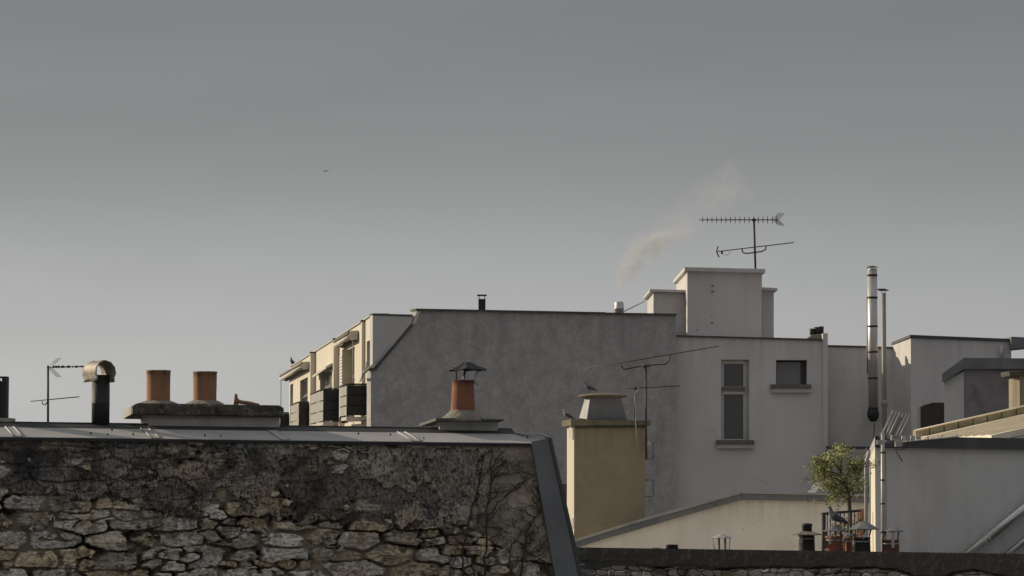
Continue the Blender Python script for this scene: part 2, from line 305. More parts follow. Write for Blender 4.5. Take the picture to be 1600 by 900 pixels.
def glass(name, c):
    m, t, p, o = nodes(name)
    n = t.nodes.new('ShaderNodeTexNoise'); n.inputs['Scale'].default_value = 1.1
    tcn = t.nodes.new('ShaderNodeTexCoord'); t.links.new(tcn.outputs['Object'], n.inputs['Vector'])
    r = t.nodes.new('ShaderNodeMix'); r.data_type = 'RGBA'; r.inputs['A'].default_value = (*c, 1); r.inputs['B'].default_value = (*[x * 0.72 for x in c], 1)
    t.links.new(n.outputs['Fac'], r.inputs['Factor']); t.links.new(r.outputs['Result'], p.inputs['Base Color'])
    p.inputs['Roughness'].default_value = 0.08; p.inputs['Specular IOR Level'].default_value = 0.5
    return m
M['pane_dark'] = glass('dark_window_glass', (0.062, 0.062, 0.066))
M['pane_grey'] = glass('frosted_window_glass', (0.17, 0.175, 0.18))
M['pane_warm'] = glass('room_behind_glass', (0.10, 0.09, 0.075))

def leafmat(name, c1, c2, c3):
    m, t, p, o = nodes(name); N = t.nodes.new; K = t.links.new
    oi = N('ShaderNodeAttribute'); oi.attribute_name = 'tint'
    rp = N('ShaderNodeValToRGB'); e = rp.color_ramp.elements; e[0].color = (*c1, 1); e[1].color = (*c3, 1); q = e.new(0.5); q.color = (*c2, 1)
    K(oi.outputs['Fac'], rp.inputs[0]); K(rp.outputs[0], p.inputs['Base Color']); p.inputs['Roughness'].default_value = 0.45
    tl = N('ShaderNodeBsdfTranslucent'); ms = N('ShaderNodeMixShader'); ms.inputs[0].default_value = 0.5
    K(rp.outputs[0], tl.inputs[0]); K(p.outputs[0], ms.inputs[1]); K(tl.outputs[0], ms.inputs[2]); K(ms.outputs[0], o.inputs[0])
    return m
M['leaf'] = leafmat('glossy_green_leaf', (0.05, 0.065, 0.018), (0.16, 0.18, 0.045), (0.50, 0.50, 0.28))
M['leaf_russet'] = leafmat('russet_leaf', (0.06, 0.055, 0.02), (0.11, 0.085, 0.03), (0.17, 0.08, 0.035))

# ------------------------------------------------------------------ setting
g = MB(); g.face([(-3000, -500, 0), (3000, -500, 0), (3000, 20000, 0), (-3000, 20000, 0)])
structure(g.build('ground', M['asphalt'], fix=False))

# ------------------------------------------------------------------ numpy noise
def vnoise(x, y, seed):
    rs = np.random.RandomState(seed); T = rs.rand(256, 256)
    xi = np.floor(x).astype(int); yi = np.floor(y).astype(int); fx = x - xi; fy = y - yi
    fx = fx * fx * fx * (fx * (fx * 6 - 15) + 10); fy = fy * fy * fy * (fy * (fy * 6 - 15) + 10)
    g_ = lambda a, b: T[a & 255, b & 255]
    return (g_(xi, yi) * (1 - fx) + g_(xi + 1, yi) * fx) * (1 - fy) + (g_(xi, yi + 1) * (1 - fx) + g_(xi + 1, yi + 1) * fx) * fy
def fbm(x, y, seed, octv=5, gain=0.5):
    s_ = 0; a = 1; t_ = 0
    c_, s2 = math.cos(0.6), math.sin(0.6)
    for k in range(octv):
        s_ = s_ + a * vnoise(x + 17.3 * k, y + 9.1 * k, seed + k); t_ += a; a *= gain
        x, y = (c_ * x - s2 * y) * 2.03, (s2 * x + c_ * y) * 2.03
    return s_ / t_ * 2 - 1
def sstep(a, b, x):
    t_ = np.clip((x - a) / (b - a), 0, 1); return t_ * t_ * (3 - 2 * t_)
def mixc(A, B, f): return A * (1 - f[..., None]) + np.array(B) * f[..., None] if not isinstance(B, np.ndarray) else A * (1 - f[..., None]) + B * f[..., None]

def rubble(u, v, seed, sw=0.33, sh=0.155):
    """stones by jittered brick lattice; returns edge distance, id-random fields"""
    uw = u + 0.045 * fbm(u * 4, v * 4, seed) + 0.014 * fbm(u * 18, v * 18, seed + 3)
    vw = v + 0.030 * fbm(u * 3, v * 5, seed + 7) + 0.010 * fbm(u * 20, v * 20, seed + 5)
    gx = uw / sw; gy = vw / sh
    rs = np.random.RandomState(seed + 40); JX = rs.rand(128, 128); JY = rs.rand(128, 128); IDR = rs.rand(128, 128, 4)
    iy = np.floor(gy).astype(int)
    F1 = np.full(u.shape, 9.0); F2 = np.full(u.shape, 9.0); ID = np.zeros(u.shape + (4,))
    for dy in (-1, 0, 1, 2):
        ry = iy + dy; offx = 0.5 * (ry % 2) + 0.3 * JX[ry % 128, 5]
        ix = np.floor(gx - offx).astype(int)
        for dx in (-1, 0, 1, 2):
            cx = ix + dx
            jx = JX[cx % 128, ry % 128]; jy = JY[cx % 128, ry % 128]
            sx = cx + offx + 0.12 + 0.76 * jx; sy = ry + 0.28 + 0.44 * jy
            ddx = np.abs(gx - sx); ddy = np.abs(gy - sy)
            d = (ddx ** 2.6 + (ddy * 1.05) ** 2.6) ** (1 / 2.6) - 0.14 * (IDR[cx % 128, ry % 128, 3] - 0.5)
            new = d < F1
            F2 = np.where(new, F1, np.minimum(F2, d)); F1 = np.where(new, d, F1)
            ID = np.where(new[..., None], IDR[cx % 128, ry % 128], ID)
    return F2 - F1, ID

def grid_mesh(name, P, C, mat_, parent, depth_vec):
    """P: (nv,nu,3) world points, C colours; closed at the back by a skirt"""
    nv, nu = P.shape[:2]; base = WPOS[parent.name]
    V = (P - np.array(base)).reshape(-1, 3)
    idx = np.arange(nv * nu).reshape(nv, nu)
    q = np.stack([idx[:-1, :-1], idx[:-1, 1:], idx[1:, 1:], idx[1:, :-1]], -1).reshape(-1, 4)
    me = bpy.data.meshes.new(name); me.vertices.add(len(V)); me.vertices.foreach_set('co', V.astype(np.float32).ravel())
    me.loops.add(q.size); me.loops.foreach_set('vertex_index', q.astype(np.int32).ravel())
    me.polygons.add(len(q)); me.polygons.foreach_set('loop_start', np.arange(0, q.size, 4, dtype=np.int32)); me.polygons.foreach_set('loop_total', np.full(len(q), 4, dtype=np.int32))
    me.polygons.foreach_set('use_smooth', np.ones(len(q), dtype=bool))
    me.update(calc_edges=True)
    a = me.color_attributes.new('Col', 'FLOAT_COLOR', 'POINT')
    a.data.foreach_set('color', np.concatenate([C.reshape(-1, 3), np.ones((nv * nu, 1))], 1).astype(np.float32).ravel())
    me.materials.append(mat_); o = bpy.data.objects.new(name, me); COL.objects.link(o); o.parent = parent; WPOS[o.name] = base
    return o

def stonemat():
    m, t, p, o = nodes('rubble_masonry'); N = t.nodes.new; K = t.links.new
    a = N('ShaderNodeAttribute'); a.attribute_name = 'Col'; tcn = N('ShaderNodeTexCoord')
    n = N('ShaderNodeTexNoise'); n.inputs['Scale'].default_value = 55; n.inputs['Detail'].default_value = 6; n.inputs['Roughness'].default_value = 0.7; K(tcn.outputs['Object'], n.inputs['Vector'])
    r = N('ShaderNodeMapRange'); r.inputs['From Min'].default_value = 0.3; r.inputs['From Max'].default_value = 0.7; r.inputs['To Min'].default_value = 0.62; r.inputs['To Max'].default_value = 1.25; K(n.outputs['Fac'], r.inputs['Value'])
    vm = N('ShaderNodeVectorMath'); vm.operation = 'SCALE'; K(a.outputs['Color'], vm.inputs[0]); K(r.outputs[0], vm.inputs['Scale']); K(vm.outputs[0], p.inputs['Base Color'])
    b = N('ShaderNodeBump'); b.inputs['Strength'].default_value = 0.6; b.inputs['Distance'].default_value = 0.008; K(n.outputs['Fac'], b.inputs['Height']); K(b.outputs[0], p.inputs['Normal'])
    p.inputs['Roughness'].default_value = 0.95; p.inputs['Specular IOR Level'].default_value = 0.15
    return m
M['masonry'] = stonemat()

# ================================================================== 1 near stone house
WS = plane_px(-60, 29.0, 865, 31.0)
house = thing('stone_house', 'nearest house with crumbling rubble stone gable under a zinc coping', 'house', drop(WS.pt(400, 725)))
def ws(px, py, off=0.0): return WS.pt(px, py, off)
uaxis = WS.d if WS.d.x > 0 else -WS.d
U0 = ws(-60, 725); ext_back = -WS.n
def u_of(P): return (P - U0).dot(uaxis)
nv, nu = 330, 1100
ztop = 0.30; zbot = -1.50
tt_ = np.linspace(0, 1, nv); vv = zbot + (ztop - zbot) * tt_
# sloping right edge: px (838,686)->(872,900)
e1, e2 = ws(838, 686), ws(873, 900)
ue = u_of(e1) + (vv + CAMZ - e1.z) * (u_of(e2) - u_of(e1)) / (e2.z - e1.z)
U = np.linspace(0, 1, nu)[None, :] * ue[:, None]; V_ = zbot + ((0.262 - 0.052 * U / 6.1) - zbot) * tt_[:, None]
def pxu(px): return u_of(ws(px, 725))
mpx = 0.0067
# plaster boundary height by pixel column
bx = [-60, 0, 60, 130, 200, 250, 300, 345, 400, 440, 500, 560, 640, 700, 740, 765, 800, 840, 870]
by = [770, 765, 772, 785, 775, 800, 812, 760, 808, 815, 808, 818, 822, 825, 830, 850, 872, 880, 885]
bu = [pxu(a) for a in bx]; bz = [(725 - b) * mpx for b in by]
B = np.interp(U, bu, bz)
d1_, ID1 = rubble(U, V_, 11, .46, .175); d2_, ID2 = rubble(U + 3.7, V_ + 1.1, 12, .24, .105)
pick = (fbm(U * 2.6, V_ * 5.5, 13, 3) + .25 * (ID1[..., 0] - .5)) > 0.17
d_ = np.where(pick, d2_ * .8, d1_) + 0.07 * fbm(U * 24, V_ * 30, 411, 4); ID = np.where(pick[..., None], ID2, ID1)
n1 = fbm(U * 3, V_ * 3, 1); n2 = fbm(U * 11, V_ * 11, 2); n3 = fbm(U * 40, V_ * 40, 3, 4); n4 = fbm(U * 1.3, V_ * 1.3, 5); n5 = fbm(U * 14, V_ * 45, 6)
jw = 0.07 + 0.16 * (fbm(U * 5, V_ * 5, 21) + 0.2)
dome = sstep(0.0, 1.0, (d_ - jw * 0.5) / (0.07 + 0.13 * ID[..., 0]))
spk = sstep(0.10, 0.32, fbm(U * 38, V_ * 52, 401, 4) + 0.25 * n1)
hs = dome * (0.030 + 0.060 * ID[..., 1]) + 0.008 * n2 * dome + 0.004 * n3
hs += dome * 0.010 * n5
mort = sstep(0.1, 0.7, fbm(U * 2.4, V_ * 4, 31) + 0.38)          # joints filled with mortar here
hm = 0.004 + 0.018 * mort + 0.008 * n2
h = np.maximum(hs, hm)
void = (1 - mort) * (1 - dome)
h -= 0.06 * void * sstep(0.0, 0.3, n2 + 0.25)
pal = np.array([(0.56, 0.50, 0.41), (0.52, 0.43, 0.30), (0.53, 0.50, 0.45), (0.62, 0.57, 0.50), (0.42, 0.37, 0.29)])
k = np.minimum((ID[..., 2] * 5).astype(int), 4)
C = pal[k] * (0.82 + 0.45 * ID[..., 1])[..., None]
n6 = fbm(U * 26, V_ * 34, 8, 4); h += 0.006 * n6 * dome
C *= 1.02 * (1 + 0.30 * n5 + 0.28 * n2 + 0.35 * n6)[..., None]
C = mixc(C, (0.085, 0.077, 0.066), 0.85 * sstep(0.2, 0.5, n2 + 0.5 * n1 + 0.06))
C = mixc(C, (0.36, 0.28, 0.16), 0.40 * sstep(0.1, 0.5, fbm(U * 6, V_ * 6, 51)))
mc = np.array((0.21, 0.185, 0.142)) * (1 + 0.3 * n2)[..., None]
mc = mixc(mc, (0.125, 0.11, 0.09), (1 - mort) * 0.9)
deep = (1 - mort) * sstep(0.0, 0.3, fbm(U * 5, V_ * 9, 421, 4) + 0.1) * (1 - sstep(0.0, 0.16, d_ - jw * 0.3)); mc = mixc(mc, (0.022, 0.02, 0.018), deep)
C = mixc(C, (0.085, 0.075, 0.062), 0.6 * spk)
film = sstep(-0.05, 0.35, fbm(U * 3.4 + 5, V_ * 4.6, 501, 6)); fc = np.array((0.30, 0.262, 0.205)) * (1 + 0.5 * n2 + 0.4 * n6)[..., None]
C = mixc(C, fc, 0.62 * film); h = h + 0.010 * film * (1 - dome)
mc = mixc(mc, fc * 0.75, 0.55 * film)
C = C * dome[..., None] + mc * (1 - dome)[..., None]
# plaster
pm = sstep(-0.012, 0.012, V_ - B + 0.11 * fbm(U * 5, V_ * 5, 61) + 0.035 * fbm(U * 22, V_ * 22, 65))
holes = sstep(0.32, 0.36, fbm(U * 3.3, V_ * 4.4, 71) + 0.10 * n2) * sstep(pxu(820), pxu(700), U)
pm = pm * (1 - holes)
pxcol = np.interp(U, [pxu(a) for a in (-60, 0, 300, 440, 600, 760, 870)], [-60, 0, 300, 440, 600, 760, 870])
rightness = sstep(700, 800, pxcol + 25 * n1); leftness = 1 - sstep(330, 470, pxcol + 60 * n1)
lump = fbm(U * 5.5, V_ * 6.5, 81, 4)
hp = 0.052 + 0.022 * (dome - .5) * leftness + 0.020 * n1 + 0.045 * leftness * lump + 0.012 * n2 * (1 - 0.6 * rightness) + 0.007 * n3 * (1 - 0.6 * rightness)
coat = fbm(U * 2.3 + 4, V_ * 3.0, 301, 5) + 0.12 * fbm(U * 12, V_ * 12, 311, 4)
lay = sstep(-0.02, 0.005, coat - 0.02 + 0.30 * rightness); lay2 = sstep(-0.01, 0.008, fbm(U * 1.7 + 9, V_ * 2.2 + 5, 321, 6) - 0.16)
ledge = np.exp(-((coat - 0.005 + 0.30 * rightness) / 0.016) ** 2)
hp += 0.022 * (lay - 1) + 0.016 * lay2
ridg = 1 - np.abs(fbm(U * 2.1, V_ * 2.1, 91, 5)) * 2; crack = sstep(0.975, 0.992, ridg) * (1 - rightness * 0.6) * sstep(0.0, 0.25, fbm(U * 1.9, V_ * 2.6, 97))
ridg2 = 1 - np.abs(fbm(U * 4.4, V_ * 3.2, 95, 5)) * 2; crack = np.maximum(crack, sstep(0.98, 0.995, ridg2) * (1 - rightness) * 0.7 * sstep(0.05, 0.3, fbm(U * 2.2, V_ * 2.2, 99)))
scr = fbm(U * 46 + V_ * 14, V_ * 13 - U * 8, 101, 3)                # scraped trowel marks
hp += 0.006 * scr * (1 - rightness) - 0.03 * crack - 0.02 * ledge * (1 - rightness) + 0.007 * fbm(U * 30, V_ * 30, 341, 4)
cp = np.zeros(U.shape + (3,)) + np.array((0.315, 0.27, 0.215))
cp = mixc(cp, (0.25, 0.235, 0.22), sstep(-0.1, 0.35, n4 + 0.3 * n1 + 0.15 * leftness))
cp = mixc(cp, (0.31, 0.245, 0.165), 0.7 * sstep(0.0, 0.4, fbm(U * 1.8, V_ * 2.4, 111)) * (1 - leftness * 0.6))
cp = mixc(cp, (0.38, 0.325, 0.255), rightness * 0.85)
cp = mixc(cp, (0.115, 0.108, 0.10), 0.75 * (1 - lay) * (1 - rightness)); cp = mixc(cp, (0.27, 0.245, 0.205), 0.55 * lay2)
cp = mixc(cp, (0.05, 0.045, 0.04), 0.55 * leftness * (1 - dome) * sstep(-0.05, 0.35, n1 + 0.3 * n4))  # shadows between the lumps put into the colour
soot = sstep(0.08, 0.5, fbm(U * 3.2, V_ * 4.0, 121) + 0.20 * leftness - 0.08)
cp = mixc(cp, (0.048, 0.045, 0.045), 0.8 * soot * (1 - rightness * 0.85))
speck = sstep(0.12, 0.3, fbm(U * 60 + V_ * 12, V_ * 26 - U * 9, 131, 3) + 0.12 * n2)
cp = mixc(cp, (0.045, 0.042, 0.038), 0.75 * speck * (1 - 0.7 * rightness))
cp *= 1.12 * (1 + 0.45 * n1 + 0.28 * n2 + 0.25 * scr * (1 - rightness))[..., None]
cp = mixc(cp, (0.022, 0.02, 0.018), crack); cp = mixc(cp, (0.03, 0.027, 0.025), ledge * 0.75 * (1 - 0.6 * rightness) * sstep(-0.2, 0.25, fbm(U * 3.1, V_ * 3.1, 331)))  # ledge term: shadow along the layer edges, put into the colour
topband = sstep(0.13, 0.18, V_ + 0.03 * n1 + 0.02 * n2)           # paler strip of newer mortar under the coping
cp = mixc(cp, (0.24, 0.205, 0.16), 0.55 * topband * sstep(-0.1, 0.25, fbm(U * 1.6, V_ * 0.7 + 3, 141)))
h = h * (1 - pm) + np.maximum(hp, h * 0.5) * pm
C = C * (1 - pm)[..., None] + cp * pm[..., None]
edge = np.exp(-((V_ - B + 0.11 * fbm(U * 5, V_ * 5, 61) + 0.035 * fbm(U * 22, V_ * 22, 65) + 0.02) / 0.02) ** 2) * sstep(-0.2, 0.3, fbm(U * 2.6, V_ * 1, 151))
h -= 0.05 * edge; C = mixc(C, (0.02, 0.018, 0.016), edge * 0.85)  # recess under the plaster edge, its shade also put into the colour
C = np.clip(C, 0.012, 0.75)
P = (np.array(U0)[None, None, :] + U[..., None] * np.array(uaxis) + h[..., None] * np.array(WS.n))
P[..., 2] = V_ + CAMZ
grid_mesh('gable_wall', P, C, M['masonry'], house, None)
# wall core and lower wall
b = MB()
zc = CAMZ + 0.19; pr = ws(873, 900); slope = (e2 - e1)
def edge_at(z): return e1 + slope * ((z - e1.z) / slope.z)
core = [Vector((U0.x, U0.y, 0)), Vector((edge_at(11).x, edge_at(11).y, 0)), edge_at(11.0), edge_at(zc), Vector((U0.x, U0.y, zc))]
b.prism([p - WS.n * 0.06 for p in core], ext_back * 8.0)
b.build('house_walls', M['stack_plaster'], house)
# flashing: ridge upright, sloping apron, drip lip
def strip(name, m, pxs, seg_gap, prof, parent, skew=0.0):
    pass
TL0, TL1 = (-60, 681.5), (845, 692.5)      # lower front edge of apron
def ly(px): return TL0[1] + (px - TL0[0]) * (TL1[1] - TL0[1]) / (TL1[0] - TL0[0])
segs = [-60, 22, 238, 440, 646, 836]
RISE, RUN = 0.104, 0.62
for a, c in zip(segs[:-1], segs[1:]):
    A = ws(a, ly(a), 0.09); Bp = ws(c, ly(c), 0.09); n = WS.n
    up = Vector((0, 0, RISE)); back = -n * RUN
    m = MB()
    m.prism([A, Bp, Bp + up + back, A + up + back], Vector((0, 0, -0.006)))
    l_ = MB().prism([A - Vector((0, 0, .008)), Bp - Vector((0, 0, .008)), Bp - Vector((0, 0, .036)) , A - Vector((0, 0, .036))], -n * 0.008); l_.build('drip_edge', M['lead_dark'], house)
    r0 = A + up + back; r1 = Bp + up + back
    m.build('coping_sheet', M['zinc_coping'], house)
    m = MB(); bk_ = -n * .19 + Vector((0, 0, .056))
    m.prism([r0 + Vector((0, 0, .001)), r1 + Vector((0, 0, .001)), r1 + bk_, r0 + bk_], (0, 0, -.012))
    m.tube([r0 + bk_, r1 + bk_], 0.010, 8); m.build('coping_upstand', M['lead_dark'], house)
    if c < 800:   # folded seam
        q = MB()
        for k in (0, 1):
            o_ = uaxis * (0.0 + 0.085 * k)
            q.tube([Bp + o_ + Vector((0, 0, .006)), Bp + up + back + o_ + Vector((0, 0, .006))], 0.009, 6)
        q.prism([Bp + Vector((0, 0, .004)), Bp + uaxis * .085 + Vector((0, 0, .004)), Bp + uaxis * .085 + up + back + Vector((0, 0, .004)), Bp + up + back + Vector((0, 0, .004))], (0, 0, .003))
        q.build('coping_seam', M['zinc_light'], house)
# nails / studs on apron
for px_ in (142, 168, 175, 208, 320, 345, 560, 610, 662, 824):
    c = ws(px_, ly(px_) - random.uniform(4, 13), -0.1)
    o = MB().lathe(c, [(0.001, 0.016), (0.008, 0.012), (0.01, -0.01)], 8).build('stud', M['dark_band'], house)
# right end: flashing turns down, zinc verge board down the mansard slope
A = ws(836, ly(836), 0.09); n = WS.n
m = MB()
ve = [ws(836, 692, 0.085), ws(858, 684, 0.085), ws(908, 908, 0.085), ws(868, 908, 0.085)]
m.prism([ws(830, 690, .125), ws(857, 685, .125), ws(857 + (1000 - 685) * .222, 1000, .125), ws(834 + (1000 - 690) * .166, 1000, .125)], -n * 0.03)
m.build('verge_board', M['zinc'], house)
m = MB()
m.prism([ws(857.5, 683, .14), ws(862, 684, .14), ws(862 + 316 * .228, 1000, .14), ws(857.5 + 317 * .222, 1000, .14)], -n * 0.14)
m.build('verge_trim', M['zinc_dark'], house)
m = MB()   # curled end piece of the coping
r0 = A + Vector((0, 0, RISE)) - n * RUN
endp = [A, A + Vector((0, 0, RISE + .005)) - n * RUN, r0 + uaxis * 0.03 + Vector((0, 0, .01)), ws(860, 684, 0.10), ws(858, 690, 0.10)]
m.prism(endp, Vector((0, 0, -0.008)))
m.tube([r0 + Vector((0, 0, .012)), ws(848, 679, -0.1), ws(861, 686, .11)], 0.012, 8)
m.tube([r0 + uaxis * -.02 + Vector((0, 0, .012)), ws(842, 682, -0.05), ws(858, 690, .11)], 0.010, 8)
m.build('coping_end', M['zinc_light'], house)
# roof sheet behind
m = MB()
ra = ws(-60, 666, -0.74); rb = ws(838, 678.5, -0.74)
m.prism([ra, rb, rb + ext_back * 8.2 + Vector((0, 0, -.35)), ra + ext_back * 8.2 + Vector((0, 0, -.35))], (0, 0, -0.05)); m.build('roof', M['zinc_dark'], house)
m = MB(); q0 = ws(838, 678.5, -0.74); q1 = edge_at(9.0) + uaxis * .22
m.prism([q0, q0 + ext_back * 8.1, q1 + ext_back * 8.3, q1 - n * .2], uaxis * 0.03); m.build('mansard_slope', M['zinc'], house)

# chimney stack with two buff pots
def wsp(px, py, off): return WS.pt(px, py, -off - .05)
st = MB(); 
sl_pts = [wsp(208, 633, .55), wsp(216, 629.5, .55), wsp(436, 633, .55), wsp(444, 637, .55), wsp(444, 651, .55), wsp(208, 647, .55)]
stack = MB().prism([wsp(232, 646, .62), wsp(437, 651, .62), wsp(437, 690, .62), wsp(232, 690, .62)], ext_back * 0.45)
stack = stack.build('chimney_stack', M['stack_plaster'], house)
sb = MB().prism(sl_pts, Vector((-0.17, .52, -0.045))); slab_ob = sb.build('slab', M['mossy_cap'], stack, bevel=0.015)
MB().prism([wsp(206.6, 634, .56), wsp(206.6, 646.5, .56), wsp(206.6, 646.5, .56) + Vector((-0.165, .49, -0.045)), wsp(206.6, 634, .56) + Vector((-0.165, .49, -0.045))], (.004, 0, 0)).build('lit_slab_end', M['stack_plaster'], stack)  # thin sheet over the slab's left end, sunlight put into its paler colour
m = MB().prism([wsp(222, 647, .60), wsp(437, 650.5, .60), wsp(437, 653, .60), wsp(232, 653, .60)], ext_back * 0.5); m.build('mortar_joint', M['mortar'], stack)
def pot(px0, px1, y0, y1, D, flare, mat_, name, parent, tilt=0.0, n=28, wall=0.022):
    c = at((px0 + px1) / 2, y1, D); zt = at((px0 + px1) / 2, y0, D).z - c.z; r = (px1 - px0) / 2 / F_PX * D
    pr_ = [(r * flare, -0.03), (r * flare, 0.0)]
    for i in range(1, 9):
        f = i / 8; pr_.append((r * (flare + (1 - flare) * f) * (1 + random.uniform(-.008, .008)), zt * f * 0.93))
    pr_ += [(r * 1.03, zt * 0.94), (r * 1.035, zt * 0.985), (r * 1.0, zt), (r - wall, zt), (r - wall, zt * 0.3)]
    o = MB().lathe(c, pr_, n).build(name, mat_, parent); return o, c, r, zt
dS1 = ws(250, 640).y + .85; dS2 = ws(320, 640).y + .85
pot(228.5, 266, 578.5, 632, dS1, 0.98, M['terracotta_buff'], 'chimney_pot', stack)
pot(301.5, 338.5, 580.5, 632, dS2, 0.98, M['terracotta_buff'], 'chimney_pot', stack)
for px_, D_ in ((247, dS1), (320, dS2)):
    MB().lathe(at(px_, 633, D_), [(0.25, -.02), (0.2, .02), (0.14, .045), (0.12, .05)], 20, jit=.06).build('mortar_collar', M['mortar'], stack)
# broken pot stump
cc = at(369, 632, dS2)
m = MB().tube([cc, cc + Vector((0, 0, .06)), cc + Vector((-.005, 0, .115))], [.03, .022, .014], 8)
m.tube([cc + Vector((.0, 0, .05)), cc + Vector((.05, 0, .025)), cc + Vector((.14, 0, .015)), cc + Vector((.25, 0, .0))], [.018, .022, .02, .008], 8)
m.build('broken_pot', M['terracotta_buff'], stack)
# second stack with capped terracotta pot
st2 = MB().prism([wsp(687, 656, .60), wsp(779, 657, .60), wsp(775, 695, .60), wsp(687, 695, .60)], Vector((-.10, .38, 0)))
st2 = st2.build('chimney_stack', M['stack_plaster'], house)
MB().prism([wsp(681, 653, .5), wsp(787, 655, .5), wsp(787, 657.5, .5), wsp(681, 657.5, .5)], Vector((-.2, .52, -.055))).build('slab', M['zinc_dark'], st2)
D3 = ws(720, 650).y + .78
MB().lathe(at(723, 656, D3), [(0.25, -.02), (0.23, .02), (0.19, .05), (0.15, .09), (0.12, .12)], 26, jit=.05).build('mortar_collar', M['mortar'], st2)
po, c3, r3, z3 = pot(706.5, 740, 594, 646, D3, 1.15, M['terracotta'], 'chimney_pot', st2)
# crumpled cowl
def cowl(P, r, h, n, mat_, name, parent, jit=0.0, rz=0.3, lip=0.02):
    m = MB(); m.lathe(P, [(0.004, h), (r * .3, h * .78), (r * .65, h * .38), (r, 0), (r * .985, -lip), (r * .97, -lip), (r * .98, -.004), (r * .6, h * .32), (0.004, h * .9)], n, smooth=False, rz=rz, jit=jit)
    return m.build(name, mat_, parent)
cw = MB(); base = at(729, 577, D3); nn = 16; vs = []; prof = [(0.005, .085), (.05, .075), (.11, .04), (.19, .010), (.215, -.006)]
for off in (0.0, -0.006):
    for (rr, zz) in prof:
        for k2 in range(nn):
            t_ = 2 * math.pi * k2 / nn; wv = 1 + .07 * math.sin(3 * t_ + 1) ; dz = (.008 * math.sin(4 * t_ + .4) + .009 * math.sin(7 * t_)) * (rr / .2)
            vs.append(base + Vector((rr * wv * math.cos(t_), rr * wv * .8 * math.sin(t_), zz + dz + off)))
m_ = len(prof); fs = []
for L_ in (0, 1):
    for i in range(m_ - 1):
        for k2 in range(nn):
            j = (k2 + 1) % nn; o0 = L_ * m_ * nn; fs.append((o0 + i * nn + k2, o0 + i * nn + j, o0 + (i + 1) * nn + j, o0 + (i + 1) * nn + k2))
for k2 in range(nn): j = (k2 + 1) % nn; fs.append(((m_ - 1) * nn + k2, (m_ - 1) * nn + j, (2 * m_ - 1) * nn + j, (2 * m_ - 1) * nn + k2))
cw.mesh(vs, fs); cw.build('cowl', M['lead_dark'], st2)
for (a, b2, c2) in (((712, 572, -.02), (712.5, 582, -.02), (713, 598, -.02)), ((728, 575, .09), (725.5, 585, .06), (724, 596, -.08)), ((750, 576, -.03), (742, 587, -.05), (740, 600, -.02))):
    MB().tube([at(p[0], p[1], D3 + p[2]) for p in (a, b2, c2)], [(.012, .004)] * 3, 6).build('cowl_leg', M['cowl_sheet'], st2)
m = MB(); ring = [c3 + Vector((r3 * 1.07 * math.cos(t_), r3 * 1.07 * math.sin(t_), z3 * .97 - .008 * math.cos(t_))) for t_ in [i * 2 * math.pi / 24 for i in range(25)]]
m.tube(ring, .005, 6, cap=False); m.tube([at(738, 597, D3 - .12), at(744, 599, D3 - .14), at(747, 603, D3 - .15)], .004, 5); m.build('wire_clamp', M['dark_band'], st2)
# black vent pipe with horseshoe cowl
Dv = ws(157, 640).y + .75
c = at(157, 668, Dv); zt = at(157, 586, Dv).z - c.z; r = 14 / F_PX * Dv
vp = MB().lathe(c, [(r, 0), (r, zt * .45), (r * 1.015, zt * .455), (r * 1.015, zt * .47), (r, zt * .475), (r, zt), (r * .9, zt), (r * .9, zt * .5)], 26).build('vent_pipe', M['black_pipe'], house)
prof = [(151.5, 596), (152.5, 590), (150, 583), (150.5, 574), (156, 566), (165, 562.5), (174, 566), (180, 574), (181.5, 584), (179, 590), (179.5, 597)]
outp = [at(a, b2, Dv - .16) for a, b2 in prof]; ctr = at(165.5, 584, Dv - .16)
inn = [p + (ctr - p).normalized() * .008 for p in outp]
m = MB(); ex = Vector((-.20, .36, 0)); steps = 6
rows = []
for s_i in range(steps + 1):
    f = s_i / steps; w_ = 1 + .03 * math.sin(f * 9)
    rows.append([p + ex * f + (p - ctr) * (w_ - 1) for p in outp] + [p + ex * f + (p - ctr) * (w_ - 1) for p in reversed(inn)])
nn = len(rows[0]); vs = [p for r_ in rows for p in r_]; fs = []
for i in range(steps):
    for k2 in range(nn): j = (k2 + 1) % nn; fs.append((i * nn + k2, i * nn + j, (i + 1) * nn + j, (i + 1) * nn + k2))
fs.append(tuple(range(nn))); fs.append(tuple(range(steps * nn, (steps + 1) * nn)))
m.mesh(vs, fs, True); m.build('horseshoe_cowl', M['rust_sheet'], vp)
# open-topped dark flue at left edge, on a small plinth
Dq = ws(0, 640).y + .9
q = MB(); n0 = at(-26, 652, Dq)
for (a0, a1, y0) in ((3, 10, 588),):
    q.prism([at(a0, y0, Dq), at(a1, y0, Dq), at(a1 - 1, 668, Dq), at(a0 - 1, 668, Dq)], (0, .16, 0))
q.prism([at(-40, 600, Dq + .02), at(3, 600, Dq + .02), at(2, 668, Dq + .02), at(-40, 668, Dq + .02)], (0, .12, 0))
q.prism([at(-40, 588, Dq + .01), at(3, 588, Dq + .01), at(3, 590.5, Dq + .01), at(-40, 590.5, Dq + .01)], (0, .14, 0))
q.prism([at(-3, 592, Dq + .03), at(3.5, 597, Dq + .03), at(3.5, 602, Dq + .03), at(0, 602, Dq + .03)], (0, .02, 0))
flue = q.build('square_flue', M['black_pipe'], house)
MB().prism([at(-45, 652.5, Dq - .1), at(14, 653, Dq - .1), at(13, 668, Dq - .1), at(-45, 668, Dq - .1)], (0, .4, 0)).build('plinth', M['stack_plaster'], house)

